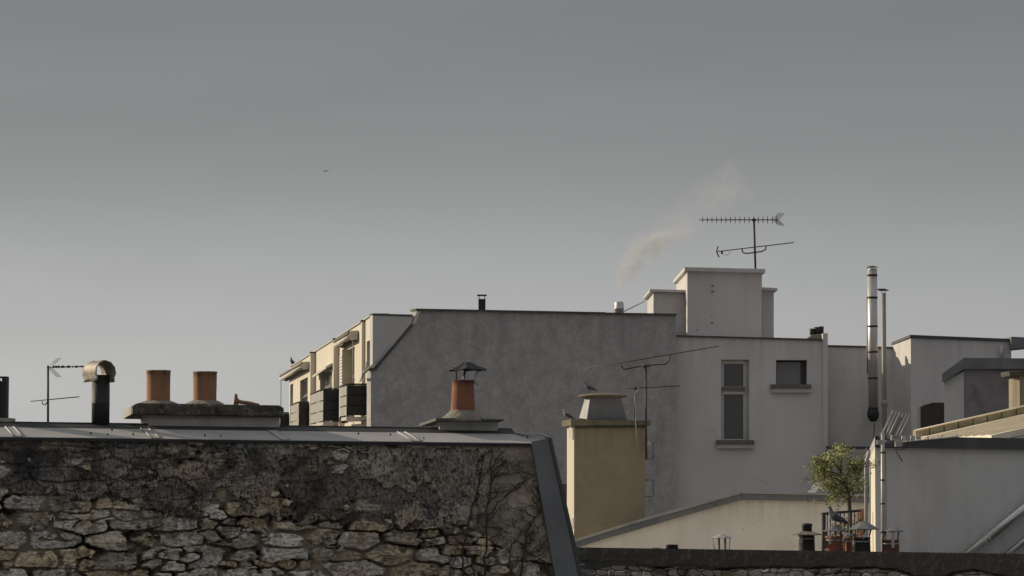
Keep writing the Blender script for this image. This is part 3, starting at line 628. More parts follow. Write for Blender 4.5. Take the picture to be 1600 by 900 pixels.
# creeper on the right of the stone wall
rv = random.Random(5)
cr = MB()
def wpt(px, py, o=0.09): return ws(px, py, o)
def vine(pts, r0, depth=0):
    P_ = []
    for i in range(len(pts) - 1):
        a, b2 = Vector((*pts[i], 0)), Vector((*pts[i + 1], 0))
        for f in (0, .25, .5, .75):
            q_ = a.lerp(b2, f) + Vector((rv.uniform(-2.2, 2.2), rv.uniform(-2.2, 2.2), 0)); P_.append(q_)
    P_.append(Vector((*pts[-1], 0)))
    def lim(q_): return min(q_.x, 832 + (q_.y - 690) * .165)
    W_ = [wpt(lim(q_), max(q_.y, 696), 0.075 + rv.uniform(-.006, .010)) for q_ in P_]
    rr = [r0 * (1 - .7 * i / len(W_)) for i in range(len(W_))]
    cr.tube(W_, rr, 5, cap=False)
    if depth < 2:
        for q_ in P_[1:-1]:
            if rv.random() < (.5 if depth == 0 else .3):
                ang = rv.choice([-1, 1]) * rv.uniform(.4, 1.2) - math.pi / 2; ln = rv.uniform(12, 46) * (1 - .35 * depth)
                mid = (q_.x + math.cos(ang) * ln * .5 + rv.uniform(-4, 4), q_.y + math.sin(ang) * ln * .5)
                end = (mid[0] + math.cos(ang * .9) * ln * .5, mid[1] + math.sin(ang + rv.uniform(-.6, .6)) * ln * .5)
                vine([(q_.x, q_.y), mid, end], r0 * .5, depth + 1)
vine([(757, 905), (758, 860), (762, 800), (768, 740), (768, 702)], .014)
vine([(722, 905), (725, 850), (740, 790), (752, 730), (757, 705)], .012)
vine([(862, 905), (850, 880), (822, 860), (812, 850)], .014)
vine([(815, 905), (818, 870), (822, 830), (836, 812), (846, 790), (838, 760)], .013)
vine([(762, 805), (785, 780), (812, 760), (838, 738)], .008)
vine([(768, 745), (790, 742), (815, 736), (832, 742)], .008)
vine([(764, 770), (790, 768), (815, 762)], .007)
vine([(790, 905), (800, 850), (830, 812)], .009)
vine([(742, 905), (735, 860), (728, 830)], .008)
vine([(700, 905), (712, 870), (716, 840)], .007)
c_ = cr.build('creeper', M['vine'], fix=False)
tag(c_, 'bare dark creeper stems spreading over the right end of the stone wall', 'creeper')

# ================================================================== antennas
def antenna(label, mast, mast_r, booms, mat_, base_drop=None, group='television aerials on the roofs'):
    b0, b1 = mast
    t = thing('television_antenna', label, 'antenna', b0, group)
    MB().tube([b0, b1], mast_r, 8).build('mast', mat_, t)
    for bo in booms:
        A, Bp, n, el_len, e, kind = bo[:6]; r = bo[6] if len(bo) > 6 else .008
        bm = MB().tube([A, Bp], r, 6).build('boom', mat_, t)
        base = WPOS[t.name]; d = (Bp - A); e = Vector(e).normalized(); proto = None
        for i in range(n):
            f = (i + .3) / n; P = A + d * f; ln = el_len * (1 - .25 * f) if kind != 'rev' else el_len * (.75 + .25 * f)
            if proto is None:
                mm = MB().tube([-e * .5, e * .5], .005, 5)
                me = bpy.data.meshes.new('director'); me.from_pydata([tuple(v) for v in mm.v], [], mm.f); me.materials.append(mat_)
                proto = bpy.data.objects.new('director', me); COL.objects.link(proto); o = proto
            else: o = proto.copy(); COL.objects.link(o)
            o.parent = bm; o.location = P - base; o.scale = (max(1.0, r / .0065),) * 2 + (ln,)
            if not (abs(e.x) < .1 and abs(e.y) < .1): o.scale = (ln, ln, ln)
        if kind == 'none': pass
    return t
def reflector(t, P, fwd, w, hgt, mat_, nb=7, spread=.5, r=.0035):
    """corner reflector: two grids opening along fwd"""
    fwd = Vector(fwd).normalized(); side = Vector((0, 0, 1)).cross(fwd).normalized()
    m = MB()
    for sg in (-1, 1):
        d = (fwd * math.cos(spread) + Vector((0, 0, sg)) * math.sin(spread))
        for i in range(nb): 
            q_ = P + side * w * (i / (nb - 1) - .5); m.tube([q_, q_ + d * hgt], r, 4)
        for i in range(nb):
            q_ = P + d * hgt * i / (nb - 1); m.tube([q_ - side * w / 2, q_ + side * w / 2], r, 4)
    m.build('reflector', mat_, t)

# left aerial
DA = ws(75, 640).y + 1.4
up = (0, 0, 1)
t = antenna('slim aerial on the far left between the square flue and the horseshoe cowl', (at(75, 668, DA), at(75, 571, DA)), .012,
            [(at(73, 574, DA), at(134, 572.5, DA), 14, .03, up, 'k', .006),
             (at(48, 627, DA), at(124, 620, DA - .1), 13, .035, (0.3, -1, .1), 'k', .006)], M['antenna'])
reflector(t, at(77, 574, DA), (1, .5, 0), .16, .15, M['antenna_light'], 6, .75, .0016)
MB().tube([at(66, 627, DA), at(66.5, 631, DA), at(70, 633, DA), at(74, 628, DA)], .006, 6).build('dipole', M['antenna'], t)
for x in (84, 88, 92, 98, 107, 119, 130):
    MB().box(at(x, 573, DA), .022, .02, .024).build('insulator', M['antenna'], t)

# ================================================================== 2 grey gable apartment building with lit facade
GP = plane_px(583, 83.5, 1057, 86.5)
def gp(px, py, off=0.0): return GP.pt(px, py, off)
A0 = gp(583.5, 725)
FP = Plane((A0.x, A0.y), (A0.x - .133 * 10, A0.y + 10), out=(-1, 0, 0))
fdir = Vector((-.133, 1, 0)).normalized()
def fp(px, py, off=0.0): return FP.pt(px, py, off)
apt = thing('apartment_building', 'apartment building with blank grey gable and sunlit cream balcony front', 'building', drop(A0))
m = MB()
outl = [(579.5, 1000), (579.5, 579), (584, 573), (643, 506), (651, 484.5), (660, 485), (1056, 493), (1054, 1000)]
pts = [gp(a, b2) for a, b2 in outl]; pts[0].z = 0; pts[-1].z = 0
m.prism(pts, -GP.n * .45); m.build('gable_wall', M['render_grey'], apt)
# cornice line of cap
m = MB(); m.prism([gp(650, 482, .08), gp(944, 487.6, .08), gp(944, 490.2, .08), gp(650, 485, .08)], -GP.n * .6)
m.prism([gp(946, 488.2, .08), gp(1057.5, 490, .08), gp(1057.5, 492.6, .08), gp(946, 490.8, .08)], -GP.n * .6); m.build('roof_edge', M['slate_edge'], apt)
m = MB(); m.prism([gp(644, 507, .05), gp(651.5, 486, .05), gp(657, 486, .05), gp(650, 505, .05)], -GP.n * .5)
m.build('roof_upstand', M['cream_wall'], apt)
# mansard slope edge strip
m = MB(); m.prism([gp(583, 577, .07), gp(643, 505, .07), gp(646, 508, .07), gp(587, 578, .07)], -GP.n * .3)
m.prism([gp(576, 574.5, .08), gp(587, 574.5, .08), gp(590, 578, .08), gp(577, 578, .08)], -GP.n * .35); m.build('mansard_flashing', M['zinc_dark'], apt)
m = MB(); m.tube([gp(586, 572, .10), gp(611, 540, .10)], .03, 8); m.build('sloping_pipe', M['zinc_light'], apt)
# flat roof + mansard body
m = MB(); q0 = gp(652, 487, -.45); q1 = gp(1054, 494.5, -.45); far = fdir * 44
m.prism([q0, q1, q1 + Vector((0, 20, 0)), q0 + fdir * 20], (0, 0, -.3)); m.build('roof', M['zinc_dark'], apt)
m = MB(); s0 = gp(586, 578, -.45); s1 = gp(652, 487, -.45); m.prism([s0, s1, Vector((s1.x, s1.y, s0.z - 1))], fdir * 40); m.build('mansard_roof', M['zinc_dark'], apt)
# dormer cheek
m = MB(); m.prism([gp(582.3, 492.5, .05), gp(645, 494.5, .05), gp(643, 507, .05), gp(584.5, 575, .05), gp(582.3, 575, .05)], -GP.n * .3); m.build('dormer_cheek', M['tower_wall'], apt)
m = MB(); m.prism([gp(582, 489.8, .07), gp(645, 491.5, .07), gp(645, 494.4, .07), gp(582, 492.4, .07)], -GP.n * .35); m.build('dormer_cap', M['slate_edge'], apt)
# lit facade with openings
def fp_rect(x0, x1, yt0, yt1, yb0, yb1, off=0): return [fp(x0, yb0, off), fp(x1, yb1, off), fp(x1, yt1, off), fp(x0, yt0, off)]
topl = [(581.3, 491.5), (565, 502.5), (544, 516), (521, 531), (494, 548), (484, 554), (467, 565), (452, 574)]
ftop = [fp(a, b2) for a, b2 in topl]
f0 = fp(581.3, 700); f1 = fp(452, 700); f0.z = 0; f1.z = 0
zfl = 16 + 1.35    # balcony floor level
def frect(x0, x1, ztop_, zbot_, off=0):
    a = fp(x0, 600, off); b2 = fp(x1, 600, off)
    return [Vector((a.x, a.y, zbot_)), Vector((b2.x, b2.y, zbot_)), Vector((b2.x, b2.y, ztop_)), Vector((a.x, a.y, ztop_))]
def zat(px, py): return fp(px, py).z
wins = [(573.0, 581.0, zat(577, 532), zat(577, 577)), (535.0, 554.0, zat(545, 546), zfl), (500, 519, zat(512, 573), zfl), (469, 481, zat(475, 592), zfl), (453.5, 458, zat(456, 600), zfl)]
m = MB(); m.holed([f0] + ftop + [f1], [frect(*w) for w in wins], -FP.n * .22); m.build('front_wall', M['cream_wall'], apt)
m = MB()
for a, b2 in zip(topl[:-1], topl[1:]):
    m.prism([fp(a[0], a[1] - 2, .05), fp(b2[0], b2[1] - 1.6, .05), fp(b2[0], b2[1], .05), fp(a[0], a[1], .05)], -FP.n * .5)
m.build('parapet_cap', M['sill'], apt)
for (x0, x1, z1, z0) in wins:
    fr = MB(); R4 = frect(x0, x1, z1, z0, -.16); wd = (R4[1] - R4[0]); u_ = wd.normalized(); w_ = wd.length; hh = z1 - z0; T = .07
    inner = [R4[0] + u_ * T + Vector((0, 0, T)), R4[1] - u_ * T + Vector((0, 0, T)), R4[2] - u_ * T - Vector((0, 0, T)), R4[3] + u_ * T - Vector((0, 0, T))]
    mid = (R4[0] + R4[1]) / 2
    fr.holed(R4, [inner], -FP.n * .06)
    fr.prism([mid + Vector((0, 0, T)) - u_ * .03, mid + Vector((0, 0, T)) + u_ * .03, mid + u_ * .03 + Vector((0, 0, hh - T)), mid - u_ * .03 + Vector((0, 0, hh - T))], -FP.n * .05)
    w = fr.build('window', M['frame_white'], apt)
    MB().prism([p - FP.n * .04 for p in inner], -FP.n * .01).build('pane', M['pane_warm'], w)
# fins: piers standing out from the front
for (xl, xr, yt) in ((565.5, 571, 503), (521.5, 530.5, 531), (485.5, 494, 552)):
    A = fp(xr, yt, 0)
    off = 0.0
    while proj(A + FP.n * off)[0] > xl and off < 2: off += .01
    m = MB(); a = Vector((A.x, A.y, zfl)); tp = Vector((A.x, A.y, A.z))
    m.prism([a, a + FP.n * off, tp + FP.n * off, tp], fdir * .35); m.build('party_fin', M['cream_wall'], apt)
    m = MB(); m.prism([tp + Vector((0, 0, .003)) - FP.n * .02, tp + FP.n * (off + .02) + Vector((0, 0, .003)), tp + FP.n * (off + .02) + Vector((0, 0, .06)), tp - FP.n * .02 + Vector((0, 0, .06))], fdir * .4); m.build('fin_cap', M['slate_edge'], apt)
# awnings
for (xr, xl, yt, yb, xb, tipw) in ((561, 545.5, 517, 531.5, 521.5, .33), (484, 471.5, 565.5, 577.5, 437, .33)):
    A = fp(xr, yt); off = 0.0
    while proj(A + FP.n * off)[0] > xl and off < 2: off += .01
    zt = A.z; D_ = A.y; zb = fp(xr, yb).z; hh = zt - zb
    # run length so that the far end reaches column xb
    L_ = 1.0
    while proj(A + FP.n * off + fdir * L_)[0] > xb and L_ < 40: L_ += .1
    a = MB(); a.prism([A + FP.n * .02, A + FP.n * off * .85 + Vector((0, 0, .0)), A + FP.n * off + Vector((0, 0, -hh * .45)), A + FP.n * off * .75 + Vector((0, 0, -hh)), A + FP.n * .02 + Vector((0, 0, -hh * .9))], fdir * .12)
    aw = a.build('awning', M['awning_cream'], apt)
    a = MB(); A2 = A + fdir * .121
    a.prism([A2 + FP.n * .02 + Vector((0, 0, .02)), A2 + FP.n * off + Vector((0, 0, .0)), A2 + FP.n * off * 1.08 + Vector((0, 0, -hh * .3)), A2 + FP.n * .02 + Vector((0, 0, -hh * .25))], fdir * (L_ - .1)); a.build('hood', M['awning_dark'], aw)
    a = MB(); a.tube([A + FP.n * off * .85 + Vector((0, 0, -hh * .62)) + fdir * .122, A + FP.n * off * .85 + Vector((0, 0, -hh * .62)) + fdir * (L_)], hh * .27, 12); a.build('fabric_roll', M['awning_cream'], aw)
    a = MB(); a.prism([A + FP.n * .02 + fdir * .122 + Vector((0, 0, -hh * .45)), A + FP.n * off * .5 + fdir * .122 + Vector((0, 0, -hh * .8)), A + FP.n * .02 + fdir * .122 + Vector((0, 0, -hh * .95))], fdir * (L_ - .2)); a.build('arm', M['awning_dark'], aw)
    if xb < 500:
        e_ = A + FP.n * off * .9 + fdir * (L_ - .6); MB().tube([Vector((e_.x, e_.y, zb)), Vector((e_.x, e_.y, zfl + .1))], .02, 6).build('crank_rod', M['pipe_grey'], aw)
    else:
        e_ = A + FP.n * off * .6 + fdir * .05; MB().tube([e_ + Vector((0, 0, -hh)), Vector((e_.x, e_.y, zfl + .6))], .012, 6).build('crank_rod', M['pipe_grey'], aw)
# small window canopy of third bay
A = fp(519, 567, .02); B2 = fp(497, 582, .02)
m = MB(); m.prism([A, A + FP.n * .22 + Vector((0, 0, -.12)), A + FP.n * .22 + Vector((0, 0, -.2)), A + Vector((0, 0, -.1))], (B2 - A)); m.build('window_canopy', M['awning_cream'], apt)
# open shutters in second bay
A = fp(554, 552, .0)
m = MB(); a = fp(552, 600, .0); zt = zat(545, 550)
a0 = Vector((a.x, a.y, zfl)); m.prism([a0, a0 + FP.n * .36, a0 + FP.n * .36 + Vector((0, 0, zt - zfl)), a0 + Vector((0, 0, zt - zfl))], fdir * .05)
sh = m.build('shutter', M['shutter'], apt)
a = fp(536.5, 600, .0); a0 = Vector((a.x, a.y, zfl)); m = MB()
m.prism([a0 + FP.n * .03, a0 + FP.n * .05 + fdir * 0, a0 + FP.n * .05 + Vector((0, 0, zt - zfl)), a0 + FP.n * .03 + Vector((0, 0, zt - zfl))], fdir * 1.2)
for i in range(22):
    z = (i + .5) / 22 * (zt - zfl); m.prism([a0 + FP.n * .05 + Vector((0, 0, z)), a0 + FP.n * .075 + Vector((0, 0, z - .02)), a0 + FP.n * .05 + Vector((0, 0, z - .03))], fdir * 1.2)
m.build('shutter', M['frame_white'], apt)
# white rain pipe under first window
MB().tube([fp(582, 571, .12), fp(574, 578, .18), fp(568, 583, .30), fp(566, 589, .32), fp(562, 596, .2)], [.035, .035, .055, .04, .03], 10).build('rain_pipe', M['frame_white'], apt)
MB().tube([fp(573, 566, .10), fp(572, 582, .10)], .025, 6).build('window_guard', M['frame_white'], apt)
# balconies
for (xl, xr, yt, yb, xb) in ((542, 576, 601.5, 649.5, 531), (505, 531, 609, 658, 485.5), (467, 483.5, 629, 668, 454), (437.5, 452, 645.5, 668, 432)):
    A = fp(xr, yt); off = 0.0
    while proj(A + FP.n * off)[0] > xl and off < 3: off += .01
    L_ = .3
    while proj(A + FP.n * off + fdir * L_)[0] > xb and L_ < 25: L_ += .05
    zt = A.z; zb = fp(xr, yb).z
    if yb > 660: zb = zt - 1.05
    bal = MB(); fa = Vector((A.x, A.y, zb - .03)); bal.prism([fa - FP.n * 0, fa + FP.n * off, fa + FP.n * off + Vector((0, 0, -.10)), fa + Vector((0, 0, -.10))], fdir * L_)
    bo = bal.build('balcony', M['sill'], apt)
    hgt = zt - zb; rows_ = 3
    m = MB()
    for i in range(rows_):
        z0 = zb + hgt * i / rows_ + .012; z1 = zb + hgt * (i + 1) / rows_ - .012
        p0 = Vector((A.x, A.y, 0)) + FP.n * .03; p1 = Vector((A.x, A.y, 0)) + FP.n * (off - .03)
        m.prism([p0 + Vector((0, 0, z0)), p1 + Vector((0, 0, z0)), p1 + Vector((0, 0, z1)), p0 + Vector((0, 0, z1))], fdir * .03)
    pA = Vector((A.x, A.y, zb + .01)) + fdir * .035 + FP.n * .03; m.prism([pA, pA + FP.n * (off - .06), pA + FP.n * (off - .06) + Vector((0, 0, hgt - .02)), pA + Vector((0, 0, hgt - .02))], fdir * .01)
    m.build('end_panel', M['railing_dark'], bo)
    m = MB(); nb = max(1, int(L_ / 1.3))
    for k2 in range(nb):
        for i in range(rows_):
            z0 = zb + hgt * i / rows_ + .015; z1 = zb + hgt * (i + 1) / rows_ - .025
            s0 = .04 + (L_ - .08) * k2 / nb + .02; s1 = .04 + (L_ - .08) * (k2 + 1) / nb - .02
            p0 = Vector((A.x, A.y, 0)) + FP.n * off + fdir * s0; p1 = Vector((A.x, A.y, 0)) + FP.n * off + fdir * s1
            m.prism([p0 + Vector((0, 0, z0)), p1 + Vector((0, 0, z0)), p1 + Vector((0, 0, z1)), p0 + Vector((0, 0, z1))], -FP.n * .02)
    m.build('side_panel', M['railing_lit'], bo)
    m = MB(); Pz = lambda s_, o_, z: Vector((A.x, A.y, z)) + fdir * s_ + FP.n * o_
    m.tube([Pz(0, .02, zt + .02), Pz(0, off, zt + .02), Pz(L_, off, zt + .02)], .03, 6)
    for k2 in range(nb + 1): m.tube([Pz(L_ * k2 / nb, off - .035, zb - .03), Pz(L_ * k2 / nb, off - .035, zt)], .022, 6)
    m.tube([Pz(-.01, .03, zb), Pz(-.01, .03, zt)], .022, 6); m.tube([Pz(-.01, off - .03, zb), Pz(-.01, off - .03, zt)], .022, 6)
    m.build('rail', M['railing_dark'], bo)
# cluttered bracket under the first balcony
MB().tube([fp(539, 652, .5), fp(536, 655, .6), fp(534, 662, .3), fp(533, 670, .3)], [.10, .13, .10, .08], 8).build('corbel', M['cream_wall'], apt)
# roof vents
D_ = 88.0
v = MB().prism([at(747.5, 467, D_), at(758.5, 467, D_), at(758.5, 490, D_), at(747.5, 490, D_)], (0, .22, 0)).build('roof_vent', M['black_pipe'], apt)
MB().box(at(753, 461.5, D_ + .1), 15 / F_PX * D_, .32, .035).build('vent_cap', M['dark_band'], v)
for s_ in (-1, 1): MB().tube([at(753 + s_ * 4.5, 467.5, D_ + .1), at(753 + s_ * 4.5, 462, D_ + .1)], .012, 6).build('cap_leg', M['dark_band'], v)
D_ = 92.0
c = at(967.5, 492, D_); MB().lathe(c, [(.15, -.3), (.15, .18), (.17, .19), (.17, .22), (.15, .23), (.15, .38), (.13, .41), (.11, .43)], 20).build('steel_vent', M['steel'], apt)
MB().tube([at(972, 488, 91), at(1008, 470.5, 93)], .018, 6).build('stay_rod', M['pipe_grey'], apt)
MB().lathe(at(944, 492, 87.5), [(.06, 0), (.06, .06), (.03, .09)], 10).build('roof_vent', M['slate_edge'], apt)

# ================================================================== 3 white building
DW = 87.0; wf = front(DW)
wb = thing('white_building', 'off-white building with one tall and one square window under a stepped penthouse', 'building', drop(at(1170, 725, DW)))
def wp(px, py, off=0.0): return wf.pt(px, py, off)
def rect(x0, x1, y0, y1, off=0, fn=None): fn = fn or wp; return [fn(x0, y1, off), fn(x1, y1, off), fn(x1, y0, off), fn(x0, y0, off)]
o1 = [wp(1046, 1000), wp(1286, 1000), wp(1286, 531.5), wp(1046, 525.5)]; o1[0].z = 0; o1[1].z = 0
tall = rect(1127, 1170.5, 562, 690); sq = rect(1212.5, 1261, 562.5, 607)
m = MB().holed(o1, [tall, sq], (0, .45, 0)); m.build('front_wall', M['white_wall'], wb)
m = MB(); x0, x1 = wp(1046, 600).x + .1, wp(1286, 600).x; zt = wp(1200, 530).z - .1
m.box(((x0 + x1) / 2, DW + 5, zt / 2), x1 - x0, 8.8, zt, 0); m.build('building_core', M['annexe_wall'], wb)
m = MB().prism([wp(1285.8, 1000, .06), wp(1293.5, 1000, .06), wp(1293.5, 520.5, .06), wp(1285.8, 521, .06)], (0, .6, 0)); m.build('corner_pier', M['white_wall'], wb)
m = MB(); m.prism([wp(1058, 523.5, .06), wp(1285, 529.5, .06), wp(1285, 532, .06), wp(1058, 526, .06)], (0, .7, 0)); m.build('roof_edge', M['slate_edge'], wb)
# tall window
fr = MB(); fo = rect(1127.5, 1164, 563, 689.5, -.14); h1 = rect(1131, 1161.5, 568.5, 604, -.14); h2 = rect(1131, 1161.5, 616.5, 686, -.14)
fr.holed(fo, [h1, h2], (0, .07, 0)); win = fr.build('window', M['frame_white'], wb)
MB().prism(rect(1131, 1161.5, 568.5, 604, -.19), (0, .01, 0)).build('pane', M['pane_dark'], win)
MB().prism(rect(1131, 1161.5, 616.5, 686, -.19), (0, .01, 0)).build('pane', M['pane_dark'], win)
MB().prism(rect(1164.2, 1170.2, 563, 689.5, -.13), (0, .3, 0)).build('jamb', M['sill'], win)
MB().prism(rect(1128, 1163.5, 604.5, 611, -.06), (0, .08, 0)).build('transom', M['sill_top'], win)
MB().prism(rect(1128, 1163.5, 611.1, 615.5, -.10), (0, .04, 0)).build('transom_rail', M['frame_white'], win)
MB().prism(rect(1119.5, 1178.5, 687.5, 694.5, .16), (0, .35, 0)).build('sill', M['sill_top'], win)
MB().prism(rect(1120.5, 1178, 694.6, 700.5, .14), (0, .13, 0)).build('sill_edge', M['sill'], win)
# roller-blind slats in lower pane
fr = MB(); fr.prism(rect(1213, 1251.5, 563.5, 606.5, -.30), (0, .01, 0)); win = fr.build('window', M['pane_grey'], wb)
MB().prism(rect(1251.6, 1260.8, 563, 606.8, -.22), (0, .1, 0)).build('frame', M['awning_dark'], win)
MB().prism(rect(1213, 1251.5, 563, 566, -.24), (0, .05, 0)).build('frame', M['awning_dark'], win)
MB().prism(rect(1204.5, 1267.5, 600.5, 607.5, .13) , (0, .10, 0)).build('sill', M['sill_top'], win)
MB().prism(rect(1205, 1267, 607.6, 613.5, .12), (0, .1, 0)).build('sill_edge', M['sill'], win)
# penthouse blocks: (front px rect, cap rect, D, back)
def block(xl, xr, yt, yb, cxl, cxr, cyt0, cyt1, cyb0, D, depth, name='penthouse_block'):
    f = front(D); A = [f.pt(xl, yb), f.pt(xr, yb), f.pt(xr, yt + (cyt1 - cyt0)), f.pt(xl, yt)]
    bk = MB().prism(A, (0, depth, 0)).build(name, M['tower_wall'], wb)
    MB().prism([f.pt(cxl, cyb0, .18), f.pt(cxr, cyb0 + (cyt1 - cyt0), .18), f.pt(cxr, cyt1, .18), f.pt(cxl, cyt0, .18)], (0, depth + .3, 0)).build('roof_slab', M['tower_wall'], bk, bevel=.02)
    return bk
bc = block(1074, 1190.5, 424, 545, 1069.5, 1196, 417, 420, 423.5, 91.5, 6.2)
bl = block(1021, 1071.5, 457, 545, 1015, 1077, 451.5, 453, 456, 92.6, 4.2)
br = block(1191, 1209, 453.5, 545, 1188, 1215, 448.5, 450, 453, 93.0, 3.0)
for (a, b2, s_) in ((1113.5, 447, .045), (1113.5, 456, .05), (1112.5, 505, .04), (1090, 516, .025), (1112, 494, .015)):
    MB().lathe(at(a, b2, 91.5), [(.001, .0), (s_, .0), (s_, .02), (.001, .03)], 8).build('wall_bracket', M['dark_band'], bc)
# mortar mound with three dark pots
m = MB(); c = at(1276, 531, DW + .5)
m.prism([wp(1258, 531, -.3), wp(1284.5, 531, -.3), wp(1284, 521.5, -.3), wp(1270, 523, -.3), wp(1263, 527, -.3)], (0, .6, 0))
md = m.build('rooftop_stack', M['mortar'], wb, bevel=.03)
for (a, w_, y0) in ((1269.5, 9, 513.5), (1277, 10, 511), (1283.5, 7.5, 510)):
    cc = at(a, 524, DW + .6); r = w_ / 2 / F_PX * DW; zt = at(a, y0, DW + .6).z - cc.z
    MB().lathe(cc, [(r * .85, 0), (r, zt * .6), (r, zt), (r * .8, zt), (r * .8, zt * .5)], 12).build('chimney_pot', M['black_pipe'], md)

# ================================================================== 4 annexe, flues
DX = 87.6; xf = front(DX)
an = thing('rear_annexe', 'weathered cream lower annexe with steel flue between white building and tall side wing', 'building', drop(at(1340, 725, DX)))
q = [xf.pt(1290, 1000), xf.pt(1400, 1000), xf.pt(1400, 544), xf.pt(1290, 542)]; q[0].z = q[1].z = 0
MB().prism(q, (0, 8, 0)).build('front_wall', M['annexe_wall'], an)
MB().prism([xf.pt(1293, 539, .05), xf.pt(1354, 540.5, .05), xf.pt(1354, 543, .05), xf.pt(1293, 541.5, .05)], (0, .5, 0)).build('roof_edge', M['slate_edge'], an)
MB().prism([xf.pt(1370, 541.5, .05), xf.pt(1400, 542, .05), xf.pt(1400, 545, .05), xf.pt(1370, 544, .05)], (0, .5, 0)).build('roof_edge', M['slate_edge'], an)
MB().prism([xf.pt(1294, 697, 1.2), xf.pt(1372, 698, 1.2), xf.pt(1372, 700.5, 1.2), xf.pt(1294, 700, 1.2)], (0, 1.2, 0)).build('ledge', M['slate_edge'], an)
MB().prism([xf.pt(1294, 701, 1.18), xf.pt(1372, 701.5, 1.18), xf.pt(1372, 760, 1.18), xf.pt(1294, 760, 1.18)], (0, 1.15, 0)).build('lower_wall', M['render_grey'], an)
D_ = 86.2; cx = 1364.5
def vpipe(px, y0, y1, rpx, D_, mat_, name, parent, n=20):
    a = at(px, y1, D_); b2 = at(px, y0, D_); r = rpx / F_PX * D_
    return MB().tube([Vector((a.x, a.y, a.z)), Vector((a.x, a.y, b2.z))], r, n).build(name, mat_, parent), a, r
fl, a, r = vpipe(1364.5, 423, 648, 7.6, D_, M['steel'], 'steel_flue', an, 28)
for y in (430, 465, 510, 550, 591, 638):
    z = at(1364.5, y, D_).z; MB().lathe(Vector((a.x, a.y, z)), [(r * 1.0, -.03), (r * 1.09, -.025), (r * 1.09, .025), (r, .03)], 24).build('clamp_band', M['dark_band'], fl)
MB().lathe(Vector((a.x, a.y, at(1364, 423, D_).z)), [(r, 0), (r * .75, .07), (r * .72, .07)], 20).build('flue_tip', M['steel'], fl)
MB().lathe(Vector((a.x, a.y, at(1364, 417, D_).z)), [(.004, .035), (r * 1.15, 0), (r * 1.15, -.012), (.004, .0)], 20).build('rain_cap', M['dark_band'], fl)
for s_ in (-1, 1): MB().tube([Vector((a.x + s_ * r * .9, a.y, at(1364, 425, D_).z)), Vector((a.x + s_ * r * .9, a.y, at(1364, 417, D_).z))], .008, 5).build('cap_leg', M['dark_band'], fl)
# sooty elbow at the foot
MB().lathe(at(1364.5, 660, D_), [(.02, .02), (.10, .04), (.17, .16), (.185, .27), (.175, .34), (.155, .36), (.15, .40)], 22, jit=.07).build('sooty_elbow', M['black_pipe'], fl)
MB().tube([at(1366, 662, D_), at(1365, 700, D_ + .1)], .015, 6).build('drain_tube', M['dark_band'], fl)
MB().tube([at(1364.5, 650, D_ + .1), at(1364.5, 650, DX + .2)], .12, 14).build('wall_inlet', M['black_pipe'], fl)
vpipe(1355.8, 461, 585, 1.3, D_ + .1, M['pipe_grey'], 'support_pole', an, 8)
D_ = 85.4
sp, a, r = vpipe(1382.5, 458, 705, 3.6, D_ + .2, M['pipe_grey'], 'slim_flue', an, 18)
MB().lathe(Vector((a.x, a.y, at(1382, 629, D_).z)), [(r, -.1), (r * 1.5, -.08), (r * 1.5, .06), (r, .08)], 18).build('collar', M['pipe_grey'], sp)
cowl(Vector((a.x, a.y, at(1382, 452.5, D_).z)), .16, .05, 12, M['dark_band'], 'cowl', sp)
for s_ in (-1, 1): MB().tube([Vector((a.x + s_ * .05, a.y, at(1382, 459, D_).z)), Vector((a.x + s_ * .05, a.y, at(1382, 452, D_).z))], .01, 5).build('cowl_leg', M['dark_band'], sp)
MB().tube([at(1371, 452, D_), at(1382, 452, D_ + .2)], .022, 6).build('stay', M['dark_band'], sp)

# ================================================================== 5 right wing
DR = 86.0; rf = front(DR)
rw = thing('side_wing', 'pale flat-roofed wing right of the steel flue with sunlit left wall', 'building', drop(at(1480, 725, DR)))
ext = Vector((-.34, 1.6, -.16))
q = [rf.pt(1423, 1000), rf.pt(1580, 1000), rf.pt(1580, 534), rf.pt(1423, 528)]; q[0].z = q[1].z = 0
MB().prism(q, ext).build('wing_walls', M['white_wall'], rw)
MB().prism([rf.pt(1422, 523, .06), rf.pt(1582, 529.5, .06), rf.pt(1582, 533.5, .06), rf.pt(1422, 527.5, .06)], Vector((-.34, 1.7, -.16))).build('roof_edge', M['zinc_dark'], rw)
o_ = MB(); P4 = [rf.pt(1580, 526, .3), rf.pt(1592, 526.5, .3), rf.pt(1640, 530, .3), rf.pt(1640, 539, .3), rf.pt(1582, 545, .3), rf.pt(1580, 545, .3)]
o_.prism(P4, (0, 2.5, 0)).build('roof_overhang', M['zinc'], rw)
MB().prism([rf.pt(1579, 535, .02), rf.pt(1640, 535, .02), rf.pt(1640, 545, .02), rf.pt(1579, 545, .02)], (0, .02, 0)) 
MB().tube([rf.pt(1565, 540, .1), rf.pt(1565, 560, .1)], .06, 8).build('rain_pipe', M['tower_wall'], rw)

